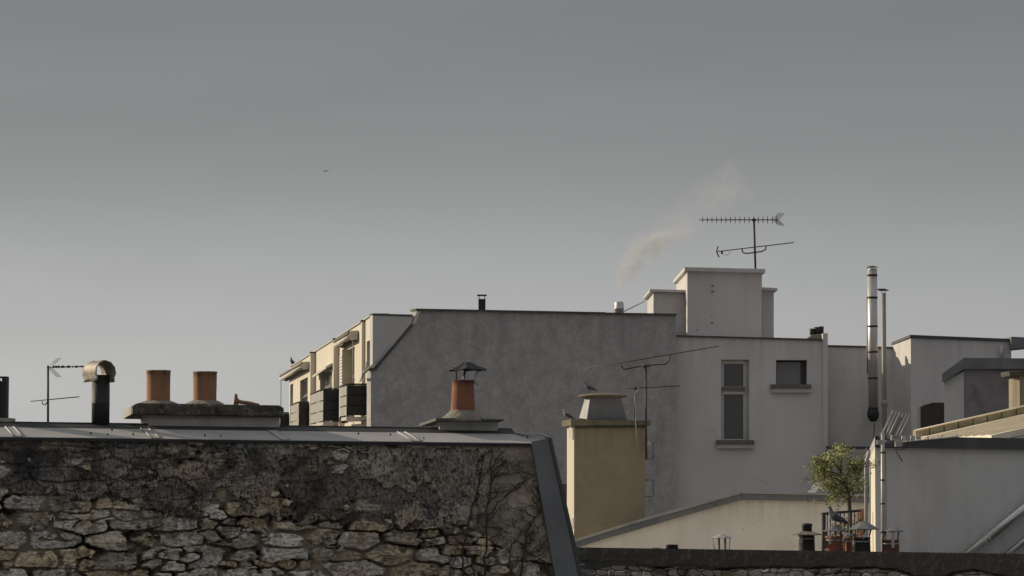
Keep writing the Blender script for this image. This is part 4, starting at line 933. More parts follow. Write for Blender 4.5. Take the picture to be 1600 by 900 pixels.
# dark-capped block
DK = 74.0; kf = front(DK)
kb = thing('lift_block', 'small rooftop block with stained grey front and dark zinc cap', 'rooftop block', drop(at(1555, 725, DK)))
q = [kf.pt(1506, 1000), kf.pt(1680, 1000), kf.pt(1680, 577), kf.pt(1506, 577)]; q[0].z = q[1].z = 0
MB().prism(q, (0, 3.0, 0)).build('front_wall', mat('mottled_dark_render', (0.30, 0.285, 0.28), 0.95, c2=(0.20, 0.19, 0.19), blotch=1.1, stain=(0.055, 0.052, 0.055), stain_amt=.75, stain_scale=1.6, grain=25, bump=.4, fine=.25), kb)
q = [Vector(at(1475, 1000, DK + .18)), at(1505.8, 1000, DK - .0), at(1505.8, 580, DK - .0), at(1475, 596, DK + .18)]; q[0].z = q[1].z = 0
MB().prism(q, (.55, 1.8, 0)).build('side_wall', M['near_wall'], kb)
c = MB(); fr_ = [kf.pt(1506.5, 559, .12), kf.pt(1680, 560.5, .12), kf.pt(1680, 576, .12), kf.pt(1506.5, 576.5, .12)]
c.prism(fr_, (.85, 2.6, 0))
lf = at(1472, 584, DK + .05); lf2 = at(1472, 597.5, DK + .05)
c.mesh([fr_[0], fr_[3], lf2, lf, fr_[0] + Vector((.55, 2.4, 0)), fr_[3] + Vector((.55, 2.4, 0)), lf2 + Vector((.55, 1.8, 0)), lf + Vector((.55, 1.8, 0))], [(0, 1, 2, 3), (4, 7, 6, 5), (0, 3, 7, 4), (1, 5, 6, 2), (3, 2, 6, 7), (0, 4, 5, 1)])
c.build('roof_cap', M['zinc'], kb)
# dark cabinet
cb = thing('rooftop_cabinet', 'black metal cabinet against the pale wing beside the zinc-capped block', 'cabinet', at(1457, 690, 77))
MB().prism([at(1457.5, 700, 76), at(1475.5, 700, 76), at(1475.5, 629, 76), at(1457.5, 629, 76)], Vector((-.1, 1.0, -.03))).build('cabinet_front', M['lead_black'], cb)
MB().prism([at(1438.2, 700, 76.1), at(1457.3, 700, 76.0), at(1457.3, 629, 76.0), at(1438.2, 635.5, 76.1)], Vector((.05, .9, 0))).build('cabinet_side', M['railing_dark'], cb)
MB().box(at(1437.5, 664, 76.8), .06, .1, .18).build('hinge', M['black_pipe'], cb)

# chimney at right edge
DC = 64.0
ch = thing('brick_chimney', 'buff chimney with mossy cap cut by the right edge of the view', 'chimney', drop(at(1600, 725, DC)))
q = [at(1593, 800, DC), at(1650, 800, DC), at(1650, 586, DC), at(1593, 586, DC)]; q[0].z = q[1].z = 12
MB().prism(q, Vector((-.03, .9, 0))).build('shaft', M['chimney_render'], ch)
q = [at(1581, 800, DC + .35), at(1592.8, 800, DC + .03), at(1592.8, 586, DC + .03), at(1581, 587, DC + .35)]; q[0].z = q[1].z = 12
MB().prism(q, Vector((.0, .4, 0))).build('shaft_side', M['chimney_render'], ch)
MB().prism([at(1576, 580, DC - .1), at(1660, 578, DC - .1), at(1660, 585, DC - .1), at(1578, 588, DC - .1)], (0, 1.1, 0)).build('cap', M['mossy_cap'], ch, bevel=.02)

# sunlit shed roof rising to the right behind the near wing
th = thing('shed_roofed_house', 'low house with pale sunlit roof sloping down to the left', 'house', drop(at(1560, 725, 56)))
def zroof(x): return CAMZ + (725 - 688) / F_PX * 62 + (x - at(1420, 700, 62).x) * .225
X0 = at(1420, 700, 62).x; X1 = X0 + 5.2; Yn, Yf = 51.3, 61.0
m = MB(); m.prism([Vector((X0, Yn, zroof(X0))), Vector((X1, Yn, zroof(X1))), Vector((X1, Yf, zroof(X1))), Vector((X0, Yf, zroof(X0)))], (0, 0, -.12))
rfm = m.build('roof', M['roof_pale'], th)
m = MB()
for i in range(11):
    y = Yn + .3 + i * .9; m.prism([Vector((X0, y, zroof(X0))), Vector((X1, y, zroof(X1))), Vector((X1, y, zroof(X1) + .022)), Vector((X0, y, zroof(X0) + .022))], (0, .05, 0))
m.build('standing_seams', M['roof_pale'], rfm)
for i in range(17):
    x = X0 + i * .31; u0 = x + .01; u1 = x + .30
    m = MB(); m.prism([Vector((u0, Yf + .0, zroof(u0) + .00)), Vector((u1, Yf + .0, zroof(u1) + .00)), Vector((u1, Yf + .0, zroof(u1) + .19)), Vector((u0, Yf + .0, zroof(u0) + .19))], (0, .42, .02)); m.build('verge_tile', M['tile_buff'], th)
m = MB(); m.tube([Vector((x, Yf - .03, zroof(x) + .20)) for x in (X0, X0 + 1.6, X0 + 1.75, X0 + 3, X1)], .018, 8); m.tube([Vector((x, Yf - .1, zroof(x) + .01)) for x in (X0, X1)], .025, 8); m.build('verge_trim', M['roof_pale'], th)
m = MB(); m.prism([Vector((X0 + .4, Yn, 0)), Vector((X1, Yn, 0)), Vector((X1, Yn, zroof(X1) - .13)), Vector((X0 + .4, Yn, zroof(X0 + .4) - .13))], (0, Yf - Yn, 0)); m.build('house_walls', M['near_wall'], th)
MB().tube([at(1445, 690, 54), at(1500, 681, 56), at(1560, 676.5, 56)], .022, 6).build('snow_rail', M['sill'], th)
for px_ in (1450, 1472, 1495, 1515, 1537, 1553): 
    P_ = at(px_, 686 - (px_ - 1445) * .09, 55.5); MB().box(P_, .035, .03, .10).build('rail_post', M['sill'], th)
MB().tube([at(1560, 676, 55.5), at(1640, 662, 57)], .07, 10).build('rolled_gutter', M['roof_pale'], th)

# ================================================================== near right wing
DN = 50.0; nf = front(DN)
nb_ = thing('rendered_outbuilding', 'near pale rendered building at lower right with dark fascia and diagonal steel pipes', 'building', drop(at(1500, 725, DN)))
def np_(px, py, off=0.0): return nf.pt(px, py, off)
ext = Vector((.60, 5.6, -.20))
q = [np_(1377.5, 1000), np_(1680, 1000), np_(1680, 702), np_(1377.5, 700)]; q[0].z = q[1].z = 0
MB().prism(q, Vector((.60, 5.0, -.2))).build('front_wall', M['near_wall'], nb_)
q = [np_(1368, 1000, .012), np_(1377.3, 1000, .012), np_(1377.3, 700, .012), np_(1368, 699.5, .012)]; q[0].z = q[1].z = 0
MB().prism(q, ext).build('corner_pier', M['near_wall'], nb_)
q = [np_(1367.9, 1000, 0), np_(1367.9, 699.5, 0), np_(1367.9, 699.5, 0) + ext, np_(1367.9, 1000, 0) + ext]; q[0].z = 0; q[3].z = 0
MB().prism(q, (-.01, 0, 0)).build('side_wall', M['cream_wall'], nb_)
m = MB().prism([np_(1368, 681, .1), np_(1407, 690, .1), np_(1494, 683, .1), np_(1680, 686, .1), np_(1680, 704, .1), np_(1368, 699, .1)], (0, .12, 0)); m.build('fascia', M['zinc_dark'], nb_)
m = MB().prism([np_(1367.5, 681, .1), np_(1367.5, 699, .1), np_(1367.5, 699, .1) + ext, np_(1367.5, 681, .1) + ext], (.04, 0, 0)); m.build('verge_board', M['zinc_light'], nb_)
m = MB().prism([np_(1369, 684, -.02), np_(1407, 691.5, -.02), np_(1494, 685, -.02), np_(1680, 688, -.02), np_(1680, 699, -.02), np_(1369, 697, -.02)], (.62, 5, -.25)); m.build('roof', M['zinc_dark'], nb_)
for px_ in (1412, 1426, 1435): MB().box(np_(px_, 684, .06), .075, .08, .07).build('fascia_block', M['sill'], nb_)
MB().tube([np_(1407, 690.5, .14), np_(1450, 686.5, .14), np_(1497, 682.5, .14)], .012, 6).build('fascia_cable', M['sill'], nb_)
# rain pipe with arched top
for (x_, xe, r_) in ((1353.3, 1356, .034),):
    MB().tube([at(x_ + 4, 704, 49.6), at(x_ + 3.5, 712, 49.5), at(x_ + .8, 719, 49.5), at(x_, 726, 49.5), at(x_, 880, 49.5)], r_, 12).build('rain_pipe', M['zinc_light'], nb_)
MB().tube([at(1355, 718, 49.9), at(1358.5, 722, 49.9), at(1359.5, 730, 49.9), at(1359.5, 830, 49.9)], .012, 8).build('conduit', M['zinc_light'], nb_)
MB().lathe(at(1355.5, 704, 49.6), [(.02, -.05), (.035, -.03), (.035, .03), (.02, .05)], 10).build('pipe_head', M['dark_band'], nb_)
MB().tube([at(1350, 716, 49.7), at(1358, 704, 49.7)], .02, 8).build('overflow_pipe', M['tile_buff'], nb_)
# diagonal steel pipes
for (a, b2, rp, mt) in (((1503, 874), (1652, 751), 7.6, M['steel_bright']), ((1563, 876), (1662, 795), 5.5, M['steel_bright'])):
    A = np_(a[0], a[1], .22); B2 = np_(b2[0], b2[1], .22); r = rp / F_PX * DN
    pp = MB().tube([A, B2], r, 24).build('diagonal_flue', mt, nb_)
    for f in (.235, .275):
        P_ = A.lerp(B2, f); d = (B2 - A).normalized() * .012
        if rp > 6: MB().tube([P_ - d, P_ + d], r * 1.08, 24).build('pipe_band', M['steel'], pp)
        else: pass
    MB().tube([A + Vector((.0, .16, -.06)), B2 + Vector((0, .16, -.06))], r * .4, 8).build('pipe_bracket', M['dark_band'], pp)
MB().lathe(np_(1497, 867, .04), [(.001, .0), (.02, .0), (.02, .02), (.001, .03)], 8).build('wall_hook', M['dark_band'], nb_)
MB().tube([np_(1498, 867, .05), np_(1503, 869, .1), np_(1512, 866, .1)], .006, 6).build('wall_hook', M['dark_band'], nb_)

# aerial standing against the near wing
tm = thing('grid_antenna', 'pale comb-like grid aerial on a clamped mast at the outbuilding corner', 'antenna', at(1379.5, 872, 49.7))
MB().tube([at(1379.5, 872, 49.7), at(1379.5, 676, 49.7)], .034, 12).build('mast', M['antenna_light'], tm)
MB().tube([at(1384.2, 868, 49.75), at(1384.5, 780, 49.74), at(1383.5, 700, 49.74)], .006, 6).build('cable', M['wire'], tm)
for y in (707, 750, 787, 832): MB().lathe(at(1379.5, y, 49.7), [(.034, -.012), (.04, -.012), (.04, .012), (.034, .012)], 12).build('mast_clip', M['wire'], tm)
for i in range(6):
    a = at(1378.5 + i * 5.3, 679 + i * .6, 49.6 + .05 * i); b2 = at(1395.5 + i * 5.2, 641.5 + i * 1.3, 49.9 + .05 * i)
    rod = MB().tube([a, b2], .0095 if i in (0, 2) else .0065, 6).build('grid_rod', M['antenna_light'], tm)
    if i in (0,):
        for k2 in range(13):
            P_ = a.lerp(b2, (k2 + .5) / 13); MB().tube([P_ + Vector((-.028, -.02, .006)), P_ + Vector((.012, .02, -.004))], .0065, 5).build('grid_tooth', M['antenna_light'], rod)
    if i == 2: MB().tube([a.lerp(b2, .1) + Vector((.04, .02, -.02)), a.lerp(b2, .85) + Vector((.05, .02, -.03))], .012, 6).build('dipole_bar', M['antenna'], rod)
MB().box(at(1374.5, 691, 49.55), .10, .07, .08).build('clamp', M['zinc_light'], tm)
MB().box(at(1404, 692, 49.5), .11, .08, .13, .3).build('junction_box', M['sill'], tm)
MB().box(at(1388, 690, 49.5), .09, .06, .05, .2).build('clamp', M['zinc'], tm)
MB().box(at(1394, 684, 49.5), .04, .06, .1, .1).build('clamp', M['zinc_light'], tm)
MB().tube([at(1395 + 12 * math.cos(t_) + 12, 692 - 3 + 14 * math.sin(t_) , 49.4) for t_ in [i * math.pi / 10 - .1 for i in range(11)]], .006, 6).build('cable_loop', M['wire'], tm)
MB().tube([at(1397, 700, 49.6), at(1410, 721, 49.8)], .011, 6).build('stay_rod', M['zinc'], tm)

# ================================================================== beige gable with big chimney
DB = 60.0; bf = front(DB)
bh = thing('beige_gable_house', 'beige gabled house carrying the broad tan chimney', 'house', drop(at(1100, 725, DB)))
def bp(px, py, off=0.0): return bf.pt(px, py, off)
q = [bp(820, 1000), bp(1380, 1000), bp(1380, 785), bp(1290, 783), bp(1159, 779.5), bp(898, 856), bp(820, 881)]; q[0].z = q[1].z = 0
MB().prism(q, (0, .4, 0)).build('gable_wall', M['beige_wall'], bh)
q = [p + Vector((0, .41, 0)) for p in q]
for p in q[2:]: p.z -= .8
MB().prism(q, (0, 6, 0)).build('house_body', M['zinc_dark'], bh)
def cop(a, b2, t0=11.5):
    return [bp(a[0], a[1], .09), bp(b2[0], b2[1], .09), bp(b2[0], b2[1] + t0, .09), bp(a[0], a[1] + t0, .09)]
for a, b2 in (((830, 867), (984, 818.5)), ((984.6, 818.3), (1158.5, 769.5)), ((1159, 769.5), (1262, 771.5)), ((1262.6, 771.6), (1380, 775))):
    m = MB(); m.prism(cop(a, b2), (0, .10, 0))
    m.prism([bp(a[0], a[1], .07), bp(b2[0], b2[1], .07), bp(b2[0], b2[1] + 3, .07), bp(a[0], a[1] + 3, .07)], (0, .45, 0))
    m.build('coping', M['zinc'], bh)
    m = MB(); m.prism([bp(a[0], a[1] - 2.2, .13), bp(b2[0], b2[1] - 2.2, .13), bp(b2[0], b2[1] + 1.5, .13), bp(a[0], a[1] + 1.5, .13)], (0, .05, 0)); m.build('coping_lip', M['zinc_light'], bh)
DCH = 61.0; cf = front(DCH)
q = [cf.pt(897, 842), cf.pt(1006.5, 809.5), cf.pt(1008.5, 662), cf.pt(897, 662)]
q = [cf.pt(897, 960), cf.pt(1006.5, 940), cf.pt(1008.5, 662), cf.pt(897, 662)]
chim = MB().prism(q, (0, .9, 0)).build('chimney', M['chimney_render'], bh)
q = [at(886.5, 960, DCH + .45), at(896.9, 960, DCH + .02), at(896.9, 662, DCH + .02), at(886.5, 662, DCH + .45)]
MB().prism(q, (0, .4, 0)).build('side_face', M['cream_wall'], chim)  # sunlit left face: light put into a paler colour than the front
cap = MB(); a0 = [cf.pt(892, 655, .1), cf.pt(1017, 657, .1), cf.pt(1017, 664, .1), cf.pt(892, 665, .1)]
cap.prism(a0, (0, 1.1, 0))
l0 = at(879, 657.5, DCH + .5); l1 = at(879, 666.5, DCH + .5)
cap.mesh([a0[0], a0[3], l1, l0, a0[0] + Vector((0, 1, 0)), a0[3] + Vector((0, 1, 0)), l1 + Vector((0, .5, 0)), l0 + Vector((0, .5, 0))], [(0, 1, 2, 3), (4, 7, 6, 5), (0, 3, 7, 4), (1, 5, 6, 2), (3, 2, 6, 7), (0, 4, 5, 1)])
cap.build('cap', M['cap_tan'], chim)
MB().prism([cf.pt(899, 665, .04), cf.pt(1009.5, 664, .04), cf.pt(1009.5, 668, .04), cf.pt(899, 669, .04)], (0, .8, 0)).build('drip_course', M['cement'], chim)
for (x_, y0, y1) in ((891, 667, 685), (893.5, 809, 825)): 
    MB().prism([at(x_ - 1.6, y0, DCH + .12), at(x_ + 1.6, y0, DCH + .06), at(x_ + 1.6, y1, DCH + .06), at(x_ - 1.6, y1, DCH + .12)], (0, .03, 0)).build('wall_plate', M['frame_white'], chim)
# metal hood: sunlit left facet, shaded front facet
hood = MB(); Dh = DCH + .25
fl_ = [(917, 655), (980, 656), (970, 621), (922, 620)]
F4 = [at(x_, y_, Dh) for x_, y_ in fl_]; G4 = [at(905, 653, Dh + .35), at(914.5, 620, Dh + .3)]
bk = [F4[0] + Vector((-.05, .75, 0)), F4[1] + Vector((-.05, .75, 0)), F4[2] + Vector((-.05, .5, 0)), F4[3] + Vector((-.05, .5, 0))]
hood.mesh([F4[0], F4[1], F4[2], F4[3], G4[0], G4[1], bk[0], bk[1], bk[2], bk[3]], [(0, 1, 2, 3), (4, 0, 3, 5), (6, 4, 5, 9), (1, 7, 8, 2), (7, 6, 9, 8), (3, 2, 8, 9, 5), (0, 4, 6, 7, 1)])
hood.build('metal_hood', M['zinc'], chim)
MB().lathe(at(942, 618, Dh + .3), [(.01, .05), (.3, .045), (.5, .012), (.53, -.0), (.53, -.02), (.48, -.045), (.2, -.07), (.01, -.075)], 30, smooth=True).build('hood_disc', M['cap_tan'], chim)
# big aerial beside the chimney
DA2 = 60.7
t = antenna('tall aerial strapped to the right side of the tan chimney', (at(1010, 718, DA2), at(1009, 570, DA2)), .022,
            [(at(920, 575.5, DA2 + .2), at(1123, 541, DA2 - .3), 15, .10, (.15, -1, .02), 'k', .011),
             (at(969, 607.5, DA2 + .05), at(1063, 603, DA2 - .1), 7, .11, (.1, -1, .05), 'k', .011)], M['antenna'])
MB().tube([at(970, 567.5, DA2), at(971, 573, DA2), at(976, 577, DA2), at(1008, 571, DA2), at(1040, 569, DA2), at(1046, 563, DA2), at(1047, 554, DA2)], .014, 8).build('boom_brace', M['antenna'], t)
MB().lathe(at(1009, 572, DA2), [(.03, -.03), (.09, -.02), (.09, .02), (.03, .03)], 10).build('mast_head', M['antenna'], t)
MB().prism([at(918, 574, DA2 + .2), at(929, 573, DA2 + .2), at(932, 570, DA2 + .2), at(932, 576, DA2 + .2), at(919, 578, DA2 + .2)], (0, .06, 0)).build('end_piece', M['antenna_light'], t)
MB().box(at(994, 607, DA2), .09, .07, .05).build('dipole_box', M['antenna'], t)
MB().tube([at(996, 607, DA2 - .05), at(992, 620, DA2 - .08), at(991, 655, DA2 - .3)], .009, 6).build('cable', M['wire'], t)
MB().tube([at(998, 605, DA2 - .06), at(991.5, 619, DA2 - .1), at(993, 660, DA2 - .32), at(996, 698, DA2 - .05)], .006, 6).build('cable', M['wire_pale'], t)
for (y0, y1, bx_) in ((691, 717, 1), (750, 776, 0)):
    MB().tube([at(1008, y0, DA2 + .3), at(1020.5, y0, DA2 + .3), at(1020.5, y1, DA2 + .3), at(1008, y1, DA2 + .3)], .010, 6).build('wall_bracket', M['antenna'], t)
MB().box(at(1013, 693, DA2 + .2), .09, .06, .08).build('junction_box', M['sill'], t)

# upright roof light behind the tree
rl = MB().prism([at(1261, 771, 62), at(1273, 771, 62.0), at(1287, 753, 62.9), at(1276, 752, 62.9)], (0, .05, .0)); 
q_ = rl.build('roof_hatch', M['zinc_light']); tag(q_, 'pale tilted roof hatch standing open on the coping left of the tree', 'roof hatch')
# brick pier glimpsed behind the stone house
bq = MB().prism([at(866, 1100, 70), at(885.5, 1100, 70), at(885.5, 756, 70), at(866, 756, 70)], (0, .6, 0))
for v_ in bq.v:
    if v_.z < 13: v_.z = 0
bqo = bq.build('brick_pier', M['brick']); tag(bqo, 'dark red brick pier glimpsed between the stone house and the tan chimney', 'pier')
# reddish brick patch right of the tree trunk
bq = MB().prism([at(1343, 880, 52), at(1352, 880, 52), at(1352, 795, 52), at(1343, 795, 52)], (0, .5, 0))
bq = bq.build('brick_pillar', M['brick']); tag(bq, 'short pinkish brick pillar between the tree trunk and the pale outbuilding', 'pillar')

# ================================================================== white building top aerial
D_ = 93.0
t = antenna('large twin-boom aerial on top of the white penthouse', (at(1180.5, 425, D_), at(1178, 342, D_)), .035,
            [(at(1216, 343.5, D_), at(1093, 343.5, D_), 17, .24, up, 'k', .019),
             (at(1121, 393, D_), at(1240, 379, D_), 9, .13, (.1, -1, .05), 'k', .018)], M['antenna'])
reflector(t, at(1212, 343.5, D_), (.35, -.5, 0), .28, .34, M['antenna'], 7, .62, .0045)
MB().tube([at(1159, 389, D_), at(1161, 395, D_), at(1167, 396, D_), at(1190, 393, D_), at(1196, 390, D_), at(1197, 384, D_)], .022, 8).build('boom_brace', M['antenna'], t)
MB().tube([at(1122, 385, D_), at(1119.5, 393, D_), at(1123.5, 402, D_)], .022, 6).build('reflector_bar', M['antenna'], t)
MB().box(at(1128, 395, D_), .06, .06, .09).build('dipole_box', M['antenna'], t)
MB().tube([at(1130, 397, D_), at(1135, 399.5, D_), at(1142, 393, D_)], .007, 5).build('cable', M['wire'], t)
MB().lathe(at(1178, 343.5, D_), [(.03, -.05), (.07, -.04), (.07, .03), (.03, .05)], 10).build('mast_head', M['antenna'], t)

# ================================================================== low wall with capped pots (right foreground)
LP = plane_px(880, 38.6, 1640, 35.6)
lw = thing('low_party_wall', 'low crumbling stone wall with dark cement top in the lower right foreground', 'wall', drop(LP.pt(1250, 725)))
def lp(px, py, off=0.0): return LP.pt(px, py, off)
la, lb = lp(885, 860), lp(1640, 873)
q = [Vector(la), Vector(lb), lp(1640, 900), lp(885, 885)]
m = MB(); top = []
for i in range(41):
    px_ = 885 + i * (1640 - 885) / 40; top.append(lp(px_, 860 + (px_ - 885) * 13 / 755 + random.uniform(-.5, .5), .04))
bot = [lp(1640 - i * (1640 - 885) / 40, 886 + random.uniform(-3, 4) , .04) for i in range(41)]
m.prism(top + bot, -LP.n * .42); m.build('cement_top', M['cement'], lw)
LU0 = lp(885, 725); lu = LP.d if LP.d.x > 0 else -LP.d; LLEN = (lb - la).length
nv, nu = 110, 760
U = np.repeat(np.linspace(0, LLEN, nu)[None, :], nv, 0); V_ = np.repeat(np.linspace(-1.75, -1.12, nv)[:, None], nu, 1)
topz = (725 - (880 + np.interp(U, [0, LLEN], [0, 12]) + 15 * fbm(U * 1.2, U * 0 + 1.5, 210, 3))) * .0084 - .04 * fbm(U * 4, V_ * 4, 211)
d_, ID = rubble(U, V_, 77, .17, .10)
n1 = fbm(U * 3, V_ * 3, 201); n2 = fbm(U * 12, V_ * 12, 202); n3 = fbm(U * 40, V_ * 40, 203, 3)
dome = sstep(0.0, .14, d_)
C = np.array((.42, .40, .375)) * (.75 + .5 * ID[..., 1])[..., None] * (1 + .3 * n2)[..., None]
C = mixc(C, (.10, .09, .075), .85 * sstep(.05, .4, n1 + .4 * n2))
C = mixc(C, (.05, .046, .04), .75 * (1 - dome) * sstep(-.25, .25, n1 + n2))
C = mixc(C, (.27, .20, .12), .4 * sstep(.1, .4, fbm(U * 2, V_ * 5, 205)))
pm = sstep(-.02, .01, V_ - topz)
C = mixc(C, (.10, .093, .083), pm); h = dome * (.03 + .02 * ID[..., 0]) + .006 * n2; h = h * (1 - pm) + (.045 + .004 * n2) * pm
h -= .03 * np.exp(-((V_ - topz + .015) / .015) ** 2); C = mixc(C, (.02, .018, .016), .8 * np.exp(-((V_ - topz + .015) / .015) ** 2))
P = np.array(LU0)[None, None, :] + U[..., None] * np.array(lu) + h[..., None] * np.array(LP.n); P[..., 2] = V_ + CAMZ
grid_mesh('wall_face', P, np.clip(C, .012, .6), M['masonry'], lw, None)
m = MB(); q = [Vector((la.x, la.y, 0)), Vector((lb.x, lb.y, 0)), Vector((lb.x, lb.y, CAMZ - 1.3)), Vector((la.x, la.y, CAMZ - 1.3))]
m.prism([p - LP.n * .05 for p in q], -LP.n * .35); m.build('wall_core', M['stack_plaster'], lw)

def ptD(px): return lp(px, 725, -.2).y
GRP = 'chimney pots along the low wall'
def capped_pot(px0, px1, ytop, ybot, cap_px, cap_y, cap_h, label, mat_, legs=3, sides=8, capmat='cowl_sheet', band=True, strap=None, legmat='cowl_sheet', Dd=0.0):
    px = (px0 + px1) / 2; D_ = ptD(px) + Dd; s_ = D_ / F_PX; base = at(px, ybot, D_)
    base.z = at(px, ybot + 1.5, D_).z; r = (px1 - px0) / 2 * s_; hh = at(px, ytop, D_).z - base.z
    t = thing('chimney_pot', label, 'chimney pot', base, GRP)
    MB().lathe(base, [(r * 1.06, 0), (r * 1.04, hh * .3), (r * .97, hh * .9), (r * 1.02, hh * .92), (r * 1.02, hh), (r * .86, hh), (r * .86, hh * .4)], 24).build('pot', mat_, t)
    cpx = (cap_px[0] + cap_px[1]) / 2; cr_ = (cap_px[1] - cap_px[0]) / 2 * s_; P_ = at(cpx, cap_y, D_)
    cowl(P_, cr_, cap_h * s_, sides, M[capmat], 'cowl', t, rz=.2, lip=.012)
    for k2 in range(legs):
        a = 2 * math.pi * k2 / legs + .5
        MB().tube([Vector((base.x + r * 1.03 * math.cos(a), base.y + r * 1.03 * math.sin(a), base.z + hh * .72)), Vector((base.x + r * 1.04 * math.cos(a), base.y + r * 1.04 * math.sin(a), base.z + hh)), Vector((P_.x + cr_ * .62 * math.cos(a), P_.y + cr_ * .62 * math.sin(a), P_.z + cap_h * s_ * .25))], [(.010, .004)] * 3, 6).build('cowl_leg', M[legmat], t)
    if band:
        MB().lathe(Vector((base.x, base.y, base.z + hh * .78)), [(r * 1.0, -.008), (r * 1.05, -.008), (r * 1.05, .008), (r * 1.0, .008)], 24).build('band', M['zinc_light'], t)
    if strap: MB().prism([at(strap[0], strap[2], D_ - r * 1.1), at(strap[1], strap[2], D_ - r * 1.1), at(strap[1], strap[3], D_ - r * 1.1), at(strap[0], strap[3], D_ - r * 1.1)], (0, .006, 0)).build('strap', M['sill'], t)
    return t, base, r, hh, D_
t1, b1, r1, h1_, D1 = capped_pot(1248.5, 1273, 834, 866, (1236, 1285), 834.5, 6, 'soot-black pot with a drooping plate and a black bucket on top', M['black_pipe'], legs=2, sides=10, capmat='rust_sheet', strap=(1250, 1254, 831, 848))
MB().lathe(at(1261, 832, D1), [(.065, -.02), (.064, .08), (.07, .085), (.07, .11), (.05, .12), (.001, .12)], 18).build('bucket', M['black_pipe'], t1)
capped_pot(1289.5, 1317, 837.5, 866.5, (1285, 1324), 829, 7.5, 'red terracotta pot whose flat grey cowl carries a pigeon', M['terracotta'], legs=3, sides=8, strap=(1295.5, 1298.5, 829, 850), Dd=-.05)
capped_pot(1320.5, 1331, 840, 866.5, (1318, 1333), 836, 3, 'narrow terracotta pot squeezed between two wider capped pots', M['terracotta'], legs=2, sides=8, Dd=.30)
capped_pot(1336.5, 1360, 839.5, 868, (1325.5, 1374), 826, 12.5, 'black pot under the largest pointed grey cowl', M['black_pipe'], legs=3, sides=8, Dd=-.05)
capped_pot(1379, 1405, 843.5, 869.5, (1378, 1413), 829.5, 6, 'dark red pot with a pale strap, rightmost of the capped pots', M['terracotta_dark'], legs=3, sides=8, strap=(1393, 1397.5, 828, 856))
# pale lantern cowl
px = 1128; D_ = ptD(px); base = at(px, 864.5, D_)
t = thing('lantern_cowl', 'open lantern-shaped metal cowl standing alone on the low wall', 'cowl', base, None)
MB().lathe(base, [(.095, 0), (.095, .045), (.08, .045), (.08, 0.01)], 20).build('pot', M['black_pipe'], t)
cowl(at(1127, 840, D_), 17.5 * D_ / F_PX, .05, 8, M['zinc_light'], 'cowl', t, lip=.006)
for (a, b2) in ((1113, 1117), (1141, 1139)): MB().tube([at(a, 840, D_), at(b2, 862, D_)], .005, 6).build('cowl_leg', M['cowl_sheet'], t)
for x_ in (1123.5, 1133): MB().prism([at(x_ - 1.8, 840, D_ - .02), at(x_ + 1.6, 840, D_ - .02), at(x_ + 1.8, 862, D_ - .02), at(x_ - .8, 862, D_ - .02)], (0, .006, 0)).build('strap', M['rust_sheet'], t)
# black bucket pot and flat disc
px = 1050; D_ = ptD(px); b_ = at(px, 863, D_); s_ = D_ / F_PX
o = MB().lathe(b_, [(10.8 * s_, 0), (9.2 * s_, 10.5 * s_), (9.6 * s_, 11 * s_), (9.6 * s_, 12 * s_), (8 * s_, 12 * s_), (7.6 * s_, 8 * s_)], 24).build('chimney_pot', M['black_pipe'])
tag(o, 'squat black pot with no cowl, leftmost pot on the low wall', 'chimney pot', GRP)
b_ = at(1024, 858, D_ + .1); o = MB().lathe(b_, [(.001, .022), (.04, .02), (.11, .004), (.11, -.006), (.03, -.03), (.001, -.03)], 18).build('flue_lid', M['cap_tan'])
tag(o, 'flat dark flue lid lying beside the squat black pot', 'flue lid')

# ================================================================== terrace with railing, tree, shrub
ZT = CAMZ - 1.72
tb = MB(); tb.box(((at(1200, 725, 48).x + at(1350, 725, 48).x) / 2 + .1, 49.0, ZT / 2), 2.3, 15.0, ZT); tbo = tb.build('terrace_building', M['near_wall']); tag(tbo, 'low terrace block behind the low wall carrying the railing and the tree', 'terrace')
rl = thing('balcony_railing', 'dark metal railing in front of the small tree', 'railing', at(1314, 880, 45))
MB().tube([at(1284, 803, 45), at(1343, 798, 45.6)], .022, 8).build('top_rail', M['black_pipe'], rl)
MB().tube([at(1288, 862, 45), at(1343, 858, 45.6)], .012, 8).build('bottom_rail', M['black_pipe'], rl)
for px_, r_ in ((1287, .034), (1329, .026)): MB().tube([at(px_, 884, 45), at(px_, 801, 45)], r_, 8).build('post', M['black_pipe'], rl)
for px_ in (1292.5, 1297.5, 1306, 1313, 1319, 1335, 1341): MB().tube([at(px_, 862, 45.3), at(px_, 801, 45.3)], .009, 6).build('baluster', M['black_pipe'], rl)

